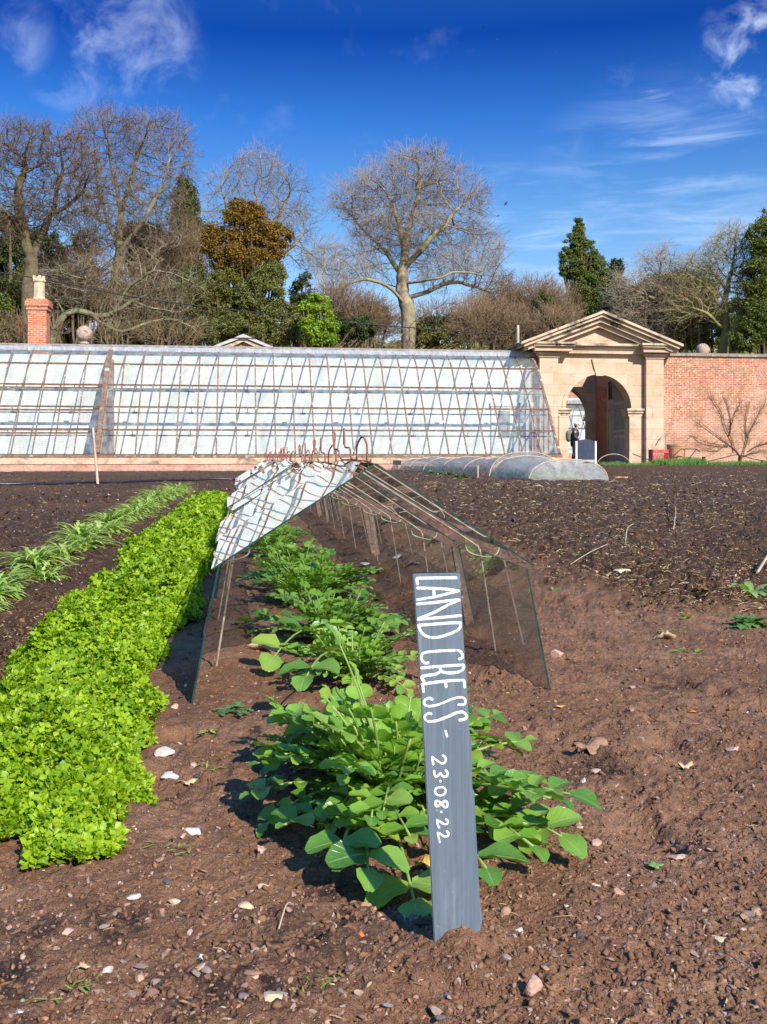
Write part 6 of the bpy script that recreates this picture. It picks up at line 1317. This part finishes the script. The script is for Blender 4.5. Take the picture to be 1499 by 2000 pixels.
def bare_tree(name, Y, trunk, lobes, natt, D, label, mat, seed, r0=.5, tw=2, twL=.9, twr=.014, limbs=(), cat='tree', depth=.8, expo=2.15, di=5, up=.10, twup=.12, gn=.35, fork=3, group=None):
    """trunk and lobes are given where the photo shows them, at distance Y"""
    rs = np.random.RandomState(seed); s_ = Y / FPX
    nodes, par = [], []
    def chain(pts, start):
        P = smooth_path(pts, 5); prev = start; acc = None
        for q in P:
            if prev is not None and np.linalg.norm(np.array(nodes[prev]) - q) < D * .55: continue
            nodes.append(q + rs.randn(3) * D * .22); par.append(prev if prev is not None else -1); prev = len(nodes) - 1
        return prev
    tp = [tuple(at(x, y, Y)) for x, y in trunk]; tp[0] = (tp[0][0], tp[0][1], terrain(Y) - .3); chain(tp, None)
    for lb in limbs:                  # (list of px, py, dy)
        pts = [tuple(at(x, y, Y + dy)) for x, y, dy in lb]; arr = np.array(nodes); st = int(((arr - np.array(pts[0])) ** 2).sum(1).argmin()); pts[0] = tuple(nodes[st]); chain(pts, st)
    A = []
    tot = sum(w_ * h_ for _, _, w_, h_, *_ in lobes)
    for cx_, cy2, w_, h_, *dy in lobes:
        c = at(cx_, cy2, Y + (dy[0] if dy else 0)); A.append(ell(rs, max(int(natt * 1.7 * w_ * h_ / tot), 10), c, (w_ * s_, w_ * s_ * depth, h_ * s_), .35))
    A = np.concatenate(A); A[:, 2] = np.maximum(A[:, 2], terrain(Y) + 1.5); P, par_ = colonize(nodes, par, A, D, di, D * 1.25, 110, rs, up)
    n = len(P); ch = np.zeros(n, int); acc = np.zeros(n); best = np.full(n, -1); bw = np.zeros(n)
    for i in range(n - 1, 0, -1):
        if acc[i] == 0: acc[i] = 1
        p = par_[i]; acc[p] += acc[i]; ch[p] += 1
        if acc[i] > bw[p]: bw[p] = acc[i]; best[p] = i
    acc[0] = max(acc[1:].max(), 2); rad = twr * 1.3 * acc ** (math.log(r0 / (twr * 1.3)) / math.log(acc[0])); rad = np.where(rad > .07, rad * np.clip(1 + .05 * rs.randn(n), .9, 1.12), rad)
    # light smoothing keeps the kinks of an oak
    Q = P.copy()
    for _ in range(2):
        m = Q.copy(); k = best >= 0; idx = np.where(k & (np.arange(n) > 0))[0]; m[idx] = .5 * Q[idx] + .25 * Q[par_[idx]] + .25 * Q[best[idx]]; Q = m
    P = Q; din = np.zeros((n, 3)); din[1:] = P[1:] - P[par_[1:]]; din[0] = (0, 0, 1); din /= np.maximum(np.linalg.norm(din, axis=1, keepdims=True), 1e-9)
    dn = din.copy(); k = best >= 0; dn[k] = din[k] + din[best[k]]; dn /= np.maximum(np.linalg.norm(dn, axis=1, keepdims=True), 1e-9)
    e = np.arange(1, n); p = par_[e]; main = best[p] == e; ra = np.where(main, rad[p], np.minimum(rad[e] * 1.25, rad[p])); da = np.where(main[:, None], dn[p], din[e])
    T = thing(name, (float(P[0][0]), float(P[0][1]), terrain(Y)), label, cat, group); inv = Matrix.Translation(-T.location)
    b = MB(); fine = rad[e] < .05
    for k_, sel in ((9, rad[e] > .16), (6, (rad[e] <= .16) & ~fine)):
        tubes(b, P[p[sel]], P[e[sel]], ra[sel], rad[e[sel]], da[sel], dn[e[sel]], k_, np.zeros((sel.sum(), 3)))
    o = b.build('trunk', M[mat], T, smooth=True); o.matrix_parent_inverse = inv
    b = MB(); a = np.zeros((fine.sum(), 3)); a[:, 0] = .25; tubes(b, P[p[fine]], P[e[fine]], ra[fine], rad[e[fine]], da[fine], dn[e[fine]], 4, a)
    cand = np.where(rad < .06)[0]; rep = np.repeat(cand, tw); dirs = din[rep] + rs.randn(len(rep), 3) * .7
    twigs(b, P[rep], dirs, twL, twr, rs, fork, 3, gn, twup)
    o = b.build('crown', M[mat], T); o.matrix_parent_inverse = inv
    return T
CARD = (np.array([(-.5, 0, 0), (-.15, -.42, .1), (.5, -.1, .0), (.35, .38, .12), (-.2, .40, -.05)]), np.array([(0, 1, 2, 3), ]), )
LV = np.array([(-.5, 0, 0), (0, -.32, .10), (.55, 0, 0), (0, .32, .10)]); LF = np.array([(0, 1, 2, 3)])
def leaf_tree(name, Y, lobes, n, size0, label, mat, seed, trunk=None, clump=1.0, jag=.35, cat='tree', bark='bark_dark', depth=.8, droop=0., tw=0, group=None, twmat=None, vert=0.):
    n = int(n * 2.3); size = size0 * .62; rs = np.random.RandomState(seed); s_ = Y / FPX; b = MB(); c0 = at(lobes[0][0], lobes[0][1], Y); tot = sum(l[2] * l[3] for l in lobes); base_z = terrain(Y)
    T = thing(name, (c0.x, Y, base_z), label, cat, group); inv = Matrix.Translation(-T.location); limb = MB()
    tx = at(trunk[0], 700, Y).x if trunk else c0.x; top = max(at(l[0], l[1] - l[3] * .5, Y).z for l in lobes)
    limb.tube(smooth_path([(tx, Y, base_z - .2), (tx + .1, Y, base_z + (top - base_z) * .4), (c0.x, Y, top)], 4), np.linspace(.28, .05, 9), 7)
    for cx_, cy2, w_, h_, *dy in lobes:
        c = at(cx_, cy2, Y + (dy[0] if dy else 0)); m = int(n * w_ * h_ / tot); k = max(int(m / 130 / clump), 8)
        cc = ell(rs, k, c, (w_ * s_ * .92, w_ * s_ * depth * .92, h_ * s_ * .92), .35); cr = rs.uniform(.5, 1.1, k) * .42 * (w_ * s_ * h_ * s_) ** .5 * (9. / k) ** .33 * 1.6
        idx = rs.randint(0, k, m); v = rs.randn(m, 3); v /= np.linalg.norm(v, axis=1, keepdims=True); rr = .45 + .60 * rs.rand(m) + jag * rs.randn(m) * .45
        pos = cc[idx] + v * (cr[idx] * rr)[:, None] * np.array([1, 1, .75 + vert]); pos[:, 2] -= droop * np.abs(v[:, 0] * cr[idx]); N = v + rs.randn(m, 3) * .6 + np.array([0, 0, .35])
        pos[:, 2] = np.maximum(pos[:, 2], base_z + .1)
        scatter(b, LV, LF, pos, frames(N, rs.uniform(0, 2 * PI, m)), size * rs.uniform(.6, 1.4, m))
        st = rs.randint(0, k, min(k, 10))
        for q in st: limb.tube([(c0.x, Y, (float(cc[q][2]) + base_z) * .5), tuple(cc[q])], [.07, .03], 5)
        if tw:
            m2 = int(tw * w_ * h_ / tot); v = rs.randn(m2, 3); v[:, 1] = -abs(v[:, 1]); v /= np.linalg.norm(v, axis=1, keepdims=True); p0 = np.array(c) + v * np.array([w_ * s_, w_ * s_ * depth, h_ * s_]) * rs.uniform(.75, 1.0, (m2, 1)); tb = twb
            twigs(tb, p0, v + np.array([0, 0, .4]), 1.1, .016, rs, 3, 3, .45, .1)
    o = b.build('crown', M[mat], T); o.matrix_parent_inverse = inv
    o = limb.build('trunk', M[bark], T); o.matrix_parent_inverse = inv
    return T
def twiggy(name, Y, lobes, n, label, mat, seed, L=1.3, r=.016, up=.35, depth=.8, cat='bush', stems=10, group=None, fork=3):
    rs = np.random.RandomState(seed); s_ = Y / FPX; c0 = at(lobes[0][0], lobes[0][1], Y); bz = terrain(Y); T = thing(name, (c0.x, Y, bz), label, cat, group); inv = Matrix.Translation(-T.location); b = MB(); tot = sum(l[2] * l[3] for l in lobes); st = MB()
    for cx_, cy2, w_, h_, *dy in lobes:
        c = at(cx_, cy2, Y + (dy[0] if dy else 0)); m = int(n * w_ * h_ / tot); P = ell(rs, m, c, (w_ * s_, w_ * s_ * depth, h_ * s_), .2); P[:, 2] = np.maximum(P[:, 2], bz + .2); d = (P - np.array([c.x, c.y, c.z - h_ * s_ * 1.1])); d /= np.linalg.norm(d, axis=1, keepdims=True); d += rs.randn(m, 3) * .45
        twigs(b, P, d, L, r, rs, fork, 3, .35, up * .4)
        for q in range(stems):
            e_ = ell(rs, 1, c, (w_ * s_ * .9, w_ * s_ * .5, h_ * s_ * .8), .3)[0]; x0 = c.x + rs.uniform(-.3, .3) * w_ * s_
            st.tube(smooth_path([(x0, c.y, bz - .1), ((x0 + e_[0]) / 2 + rs.randn() * .3, c.y, (bz + e_[2]) * .5), tuple(e_)], 4), np.linspace(.09, .025, 9), 5)
    o = b.build('crown', M[mat], T); o.matrix_parent_inverse = inv; o = st.build('trunk', M[mat], T); o.matrix_parent_inverse = inv; return T

# --- the big oak in the middle
bare_tree('bare_oak', 60, [(790, 700), (800, 640), (795, 600), (785, 560), (790, 520), (796, 470), (800, 420)],
          [(820, 350, 80, 62), (735, 375, 62, 52), (895, 400, 62, 60), (800, 450, 100, 60), (690, 395, 48, 42), (930, 500, 62, 62), (690, 520, 60, 38), (960, 560, 42, 34), (740, 450, 60, 50), (860, 520, 60, 50), (640, 510, 38, 36)],
          4600, .38, 'largest bare oak with wide rounded crown above the middle of the glasshouse', 'bark_oak', 11, r0=.44, tw=3, twL=1.15, twr=.013,
          limbs=[[(793, 600, 0), (765, 565, -1), (715, 548, -2), (660, 566, -2), (640, 570, -2), (620, 550, -2)], [(790, 590, 0), (840, 568, 1), (885, 550, 1), (930, 560, 1), (960, 575, 1)], [(795, 635, 0), (830, 615, -2), (875, 590, -3), (905, 600, -3)],
                 [(786, 545, 0), (755, 490, 1), (720, 460, 2), (690, 420, 2)], [(790, 530, 0), (830, 475, -1), (870, 440, -1), (900, 400, -1)], [(785, 560, 0), (750, 540, 3), (720, 520, 4)], [(795, 480, 0), (775, 420, 0), (760, 380, 0)], [(800, 430, 0), (815, 390, 0), (820, 340, 0)],
                 [(800, 655, 0), (770, 672, -1), (740, 660, -1), (700, 665, -1)], [(795, 555, 0), (850, 545, -2), (900, 530, -2), (940, 540, -2)]], expo=2.3)
# --- left bare trees
bare_tree('bare_oak', 50, [(52, 700), (58, 600), (60, 540), (62, 500), (45, 440), (35, 410)],
          [(60, 290, 62, 46), (130, 320, 55, 60), (20, 330, 45, 60), (170, 380, 36, 50), (90, 400, 70, 50), (0, 270, 40, 34), (20, 420, 60, 50)], 3600, .32,
          'dark gnarled oak with twisted crown behind the chimney stack', 'bark_dark', 21, r0=.34, tw=3, twL=.85, twr=.014,
          limbs=[[(62, 505, 0), (85, 450, 1), (100, 420, 1), (110, 380, 1), (125, 330, 1)], [(58, 500, 0), (35, 440, 0), (15, 420, -1), (0, 400, -1)], [(50, 460, 0), (35, 390, 0), (40, 360, 0), (55, 310, 0)], [(95, 430, 1), (135, 400, 1), (165, 370, 1)]], expo=2.2, gn=.42, up=.05)
bare_tree('bare_oak', 56, [(215, 700), (222, 640), (220, 580), (232, 520), (232, 450), (228, 350)],
          [(220, 265, 74, 46), (300, 270, 66, 42), (350, 300, 36, 40), (200, 340, 60, 60), (290, 370, 70, 70), (230, 430, 90, 60), (180, 450, 60, 50), (320, 430, 50, 60), (360, 330, 28, 34)], 3400, .38,
          'tall bare tree with reddish twig tips and upright forks left of the yew', 'bark_red', 31, r0=.30, tw=3, twL=1.05, twr=.013,
          limbs=[[(230, 480, 0), (200, 400, 1), (190, 330, 1), (185, 290, 1)], [(232, 500, 0), (280, 430, -1), (320, 360, -1), (330, 320, -1)], [(232, 420, 0), (260, 340, 0), (275, 280, 0)], [(225, 560, 0), (270, 530, -2), (310, 490, -2), (340, 480, -2)], [(228, 350, 0), (215, 300, 0), (210, 260, 0)], [(222, 600, 0), (180, 540, 1), (150, 480, 1)]], expo=2.25)
bare_tree('bare_ash', 66, [(500, 700), (500, 560), (505, 450), (500, 380)], [(500, 350, 70, 56), (560, 380, 46, 50), (440, 370, 44, 46), (585, 450, 34, 60), (420, 430, 40, 40), (520, 440, 90, 50), (600, 500, 40, 40)], 2300, .46,
          'pale bare tree with fan of fine twigs behind the brown yew', 'bark_grey', 41, r0=.36, tw=3, twL=1.2, twr=.012, limbs=[[(502, 480, 0), (545, 420, 1), (570, 370, 1)], [(502, 500, 0), (450, 420, 0), (430, 370, 0)], [(505, 520, 0), (570, 480, 0), (600, 450, 0)]], expo=2.2)
# mossy low limbs in front on the left
bare_tree('fallen_mossy_oak', 47, [(60, 700), (110, 625), (200, 620), (260, 590), (330, 560)], [(330, 560, 80, 40), (250, 610, 60, 40), (340, 620, 60, 34), (180, 540, 60, 50), (390, 640, 40, 30), (120, 560, 60, 50), (280, 520, 50, 40)], 1500, .34,
          'leaning mossy oak with pale lichened limbs low behind the glasshouse roof', 'bark_lichen', 51, r0=.17, tw=2, twL=.8, twr=.014, limbs=[[(150, 618, 0), (170, 570, 0), (160, 520, 0)], [(220, 610, 0), (250, 560, 0), (300, 530, -1), (340, 530, -1)], [(180, 620, 0), (240, 650, -1), (330, 620, -1), (400, 660, -1)], [(260, 590, 0), (300, 600, -1), (350, 610, -1)]], gn=.5, up=0, twup=-.02)
# ivy column, yew, hollies
leaf_tree('ivy_clad_tree', 61, [(362, 470, 34, 80), (364, 400, 26, 46), (358, 560, 42, 70), (365, 365, 18, 18)], 16000, .20, 'tall ivy-clad trunk rising as a narrow olive column', 'f_ivy', 61, vert=.5)
leaf_tree('ivy_clad_tree', 60, [(290, 520, 45, 40), (262, 470, 26, 40)], 8000, .20, 'lower ivy-covered crown left of the narrow olive column', 'f_ivy', 62, vert=.3)
leaf_tree('yew_tree', 50, [(480, 445, 60, 40), (440, 480, 38, 40), (525, 480, 38, 40), (480, 415, 40, 22), (480, 510, 76, 34), (545, 460, 26, 30), (412, 470, 20, 34), (470, 405, 30, 16)], 15000, .17, 'rust-brown rounded yew tree left of the bare oak', 'f_yew', 63, clump=.5, jag=.8)
leaf_tree('yew_tree', 49, [(440, 560, 40, 36), (400, 600, 36, 50), (455, 620, 44, 40), (380, 650, 40, 24)], 17000, .15, 'olive green yew mass below the rust-brown yew', 'f_olive', 64, clump=.8, jag=.45)
leaf_tree('holly_tree', 48, [(510, 580, 50, 50), (470, 640, 60, 34), (550, 630, 40, 46), (530, 540, 34, 30), (430, 655, 40, 22)], 24000, .14, 'mid-green holly thicket between the yew and the lime shrub', 'f_holly', 65, clump=.8, jag=.4)
leaf_tree('lime_shrub', 46, [(620, 595, 24, 24), (635, 630, 24, 26), (610, 640, 26, 26), (625, 660, 34, 18), (600, 600, 16, 14)], 5200, .17, 'bright lime green leafy shrub over the glasshouse ridge', 'f_lime', 66, clump=.8, jag=.4, cat='shrub')
leaf_tree('evergreen_tree', 49, [(590, 570, 24, 40), (578, 630, 22, 44), (660, 640, 26, 34), (700, 640, 40, 24)], 9000, .16, 'dark evergreen shrub mass around the lime shrub', 'f_dark', 67, clump=.9)
leaf_tree('evergreen_tree', 64, [(15, 460, 40, 50), (20, 520, 50, 50), (90, 480, 40, 40), (-40, 500, 50, 90)], 15000, .24, 'dark evergreen behind the gnarled oak at the left edge', 'f_dark', 68, clump=1.2, droop=.3)
leaf_tree('evergreen_tree', 58, [(160, 590, 60, 40), (250, 640, 60, 34), (110, 640, 60, 40), (40, 610, 60, 60), (330, 640, 60, 34)], 26000, .19, 'low dark evergreen undergrowth tree behind the stone ball', 'f_olive', 69, clump=.9)
leaf_tree('evergreen_tree', 54, [(300, 650, 50, 26), (370, 655, 40, 20), (230, 660, 50, 20)], 12000, .15, 'low dark green laurel mass left of the small pediment', 'f_dark', 70)
leaf_tree('palm_like_shrub', 45, [(5, 600, 16, 26), (8, 650, 20, 30), (-20, 620, 20, 40)], 3500, .20, 'spiky green shrub at the left frame edge beside the chimney', 'f_conifer', 71, cat='shrub', vert=.6)
twiggy('bare_bush', 55, [(200, 560, 70, 50), (120, 560, 60, 50), (280, 590, 50, 40)], 650, 'brown twiggy undergrowth behind the mossy oak', 'bark_brown', 72)
twiggy('bare_bush', 58, [(330, 520, 50, 60), (390, 520, 30, 60)], 560, 'brown twig thicket around the ivy column', 'bark_brown', 73)
twiggy('bare_bush', 44.5, [(60, 650, 60, 26), (10, 660, 50, 26), (330, 660, 60, 20), (220, 655, 40, 20)], 500, 'low tangle of bare twigs along the wall top at the left', 'bark_brown', 74, L=.8, r=.012)
leaf_tree('ivy_clad_tree', 57, [(150, 540, 50, 44), (240, 590, 50, 40), (100, 590, 50, 50), (330, 590, 50, 46), (380, 560, 30, 50)], 17000, .17, 'ragged ivy-grown undergrowth trees between the chimney and the yew', 'f_ivy', 90, clump=.6, jag=.8)
leaf_tree('ivy_clad_tree', 59, [(20, 620, 60, 50), (60, 560, 40, 40), (170, 480, 30, 30), (300, 470, 30, 34)], 9000, .18, 'ragged olive undergrowth behind the gnarled oak trunk', 'f_olive', 91, clump=.6, jag=.8)
# below and right of the oak
twiggy('bare_bush', 52, [(700, 630, 44, 34), (660, 600, 26, 30)], 600, 'brown twiggy bush left of the oak trunk', 'bark_brown', 75)
twiggy('bare_bush', 72, [(720, 640, 60, 34), (860, 640, 70, 28), (940, 630, 50, 38)], 1100, 'brown bare thicket behind the oak trunk', 'bark_brown', 76, L=1.6, r=.022)
leaf_tree('evergreen_tree', 62, [(730, 620, 40, 26), (830, 655, 50, 20), (900, 640, 40, 30), (690, 650, 40, 24)], 9000, .20, 'olive undergrowth tree behind the foot of the big oak', 'f_olive', 77)
twiggy('bare_bush', 64, [(985, 615, 40, 50), (1040, 600, 46, 40), (1090, 615, 40, 40), (1010, 655, 70, 30)], 1700, 'reddish-brown bare thicket left of the conifer', 'bark_brown', 78, L=1.5, r=.020)
twiggy('bare_bush', 56, [(940, 640, 50, 34), (1000, 645, 40, 30), (1080, 645, 50, 28)], 1000, 'grey bare bush behind the glasshouse end', 'bark_brown', 79, L=1.2, r=.016)
leaf_tree('ivy_clad_tree', 57, [(1060, 605, 22, 40), (1075, 640, 30, 26), (1030, 640, 20, 22)], 4500, .17, 'ivy-grown stems in the brown thicket left of the gateway', 'f_ivy', 80)
leaf_tree('conifer_tree', 72, [(1132, 445, 12, 22), (1125, 478, 24, 26), (1150, 490, 18, 22), (1120, 520, 32, 30), (1150, 560, 38, 40), (1140, 600, 42, 36), (1165, 525, 24, 30), (1106, 495, 12, 14)], 24000, .19, 'tall pointed conifer rising behind the gateway pediment', 'f_conifer', 81, clump=.7, jag=.3)
leaf_tree('conifer_tree', 76, [(1204, 520, 14, 20), (1200, 550, 24, 26), (1205, 590, 30, 40)], 7000, .22, 'small spiky dark conifer right of the tall pointed one', 'f_dark', 82, clump=.5, jag=.6, droop=.3)
leaf_tree('evergreen_tree', 80, [(1290, 570, 60, 36), (1240, 600, 40, 50), (1350, 580, 60, 60), (1270, 640, 80, 40)], 20000, .28, 'dark green wood behind the bare trees on the right', 'f_olive', 83)
bare_tree('bare_willow', 70, [(1288, 700), (1290, 650), (1296, 610), (1292, 580)], [(1240, 600, 44, 40), (1290, 560, 50, 44), (1230, 560, 36, 30), (1330, 580, 44, 44), (1290, 510, 34, 26), (1260, 640, 50, 30)], 1500, .40,
          'greyish bare tree with arching twigs right above the pediment slope', 'bark_grey', 84, r0=.36, tw=3, twL=1.5, twr=.018, up=0, twup=.0)
bare_tree('bare_lime_tree', 68, [(1412, 720), (1414, 680), (1418, 640), (1414, 600), (1422, 560), (1432, 520)], [(1430, 480, 44, 34), (1400, 520, 50, 44), (1350, 540, 40, 44), (1450, 530, 34, 44), (1380, 590, 50, 40), (1460, 600, 30, 40), (1330, 600, 40, 36)], 2000, .36,
          'bare tree with sunlit yellow-green trunk behind the brick wall', 'bark_yellow', 85, r0=.30, tw=3, twL=1.2, twr=.017, limbs=[[(1415, 640, 0), (1385, 615, -1), (1360, 602, -1)], [(1416, 620, 0), (1395, 580, 0), (1375, 550, 0)], [(1422, 570, 0), (1400, 540, 0), (1385, 520, 0)]])
bare_tree('bare_lime_tree', 67, [(1420, 720), (1432, 670), (1440, 630), (1450, 600)], [(1455, 560, 30, 40), (1470, 610, 24, 40)], 500, .36, 'second yellow-green trunk leaning right of the sunlit one', 'bark_yellow', 86, r0=.26, tw=2, twL=.8)
leaf_tree('evergreen_tree', 66, [(1490, 470, 34, 50), (1480, 540, 36, 50), (1490, 620, 50, 60), (1530, 500, 50, 80), (1455, 660, 36, 30), (1497, 430, 16, 24)], 26000, .20, 'dark green evergreen filling the right frame edge', 'f_conifer', 87, clump=.8, jag=.45)
leaf_tree('evergreen_tree', 74, [(1390, 640, 50, 40), (1330, 660, 50, 26), (1440, 620, 40, 40)], 11000, .23, 'shaded green undergrowth behind the yellow-green trunk', 'f_olive', 88)
twiggy('bare_bush', 72, [(1250, 640, 60, 34), (1340, 620, 50, 44)], 900, 'tangled bare bush behind the right slope of the pediment', 'bark_grey', 89, L=1.1, r=.015)
leaf_tree('ivy_clad_tree', 71, [(1230, 630, 50, 40), (1300, 620, 50, 46), (1360, 600, 40, 50), (1270, 590, 36, 30)], 12000, .20, 'olive ivy-grown trees behind the right slope of the pediment', 'f_ivy', 92, clump=.6, jag=.8)
leaf_tree('ivy_clad_tree', 66, [(960, 630, 50, 36), (1020, 620, 44, 40), (860, 640, 50, 26), (1090, 620, 30, 36)], 9000, .19, 'olive ivy-grown undergrowth left of the gateway', 'f_ivy', 93, clump=.6, jag=.8)
# far wood on the rising ground: one mass nobody could count
def far_wood():
    rs = np.random.RandomState(5); b = MB(); n = 46000; x = rs.uniform(-55, 95, n); y = rs.uniform(105, 165, n); z = np.array([terrain(v) for v in y]) + rs.uniform(0, 1, n) ** .7 * (5.5 + 2.5 * fbm(x * .12, y * .12, 4, 3))
    N = rs.randn(n, 3) + np.array([0, -.5, .4]); scatter(b, LV, LF, np.stack([x, y, z], 1), frames(N, rs.uniform(0, 6.28, n)), .8 * rs.uniform(.6, 1.4, n)); tag(b.build('far_wood', M['f_olive']), 'far wooded slope behind the garden', kind='stuff')
far_wood()
# wall-trained fruit tree
def espalier():
    rs = np.random.RandomState(8); Y = 38.75; B = at(1447, 895, Y); T = thing('fruit_tree', (B.x, Y, -.3), 'bare fan-trained fruit tree against the red brick wall', 'tree'); inv = Matrix.Translation(-T.location); b = MB(); b2 = MB()
    t0 = MB(); t0.tube([(B.x, Y, -.4), (B.x, Y, B.z + .1)], [.06, .05], 7); pos = []; dr = []
    for L in [[(1447, 893), (1437, 880), (1420, 866), (1390, 842), (1360, 818)], [(1437, 880), (1430, 860), (1418, 835), (1410, 808), (1400, 790), (1392, 778)], [(1426, 850), (1428, 830), (1424, 800), (1417, 780)], [(1428, 832), (1435, 810), (1446, 790)],
              [(1425, 870), (1400, 868), (1375, 862), (1350, 850)], [(1452, 888), (1458, 865), (1462, 850), (1470, 835), (1482, 810), (1495, 788)], [(1460, 858), (1456, 835), (1462, 800)], [(1463, 880), (1480, 870), (1500, 865), (1525, 858)], [(1447, 893), (1470, 884), (1500, 878)], [(1420, 866), (1402, 880), (1380, 875)]]:
        P = smooth_path([tuple(at(x, y, Y + rs.uniform(-.05, .05))) for x, y in L], 5); b.tube(P, np.linspace(.024, .007, len(P)), 5); pos += list(P[3:]); d = np.gradient(P, axis=0)[3:]; dr += list(d / np.linalg.norm(d, axis=1, keepdims=True))
    pos = np.array(pos); dr = np.array(dr); d = dr + rs.randn(*dr.shape) * .5; d[:, 1] *= .15
    twigs(b2, np.repeat(pos, 2, axis=0), np.repeat(d, 2, axis=0) + rs.randn(2 * len(d), 3) * np.array([.35, .05, .35]), .55, .006, rs, 2, 3, .2, .12)
    for bb, nm_ in ((t0, 'trunk'), (b, 'branches'), (b2, 'crown')): o = bb.build(nm_, M['bark_dark'] if nm_ != 'crown' else M['bark_brown'], T); o.matrix_parent_inverse = inv
espalier()
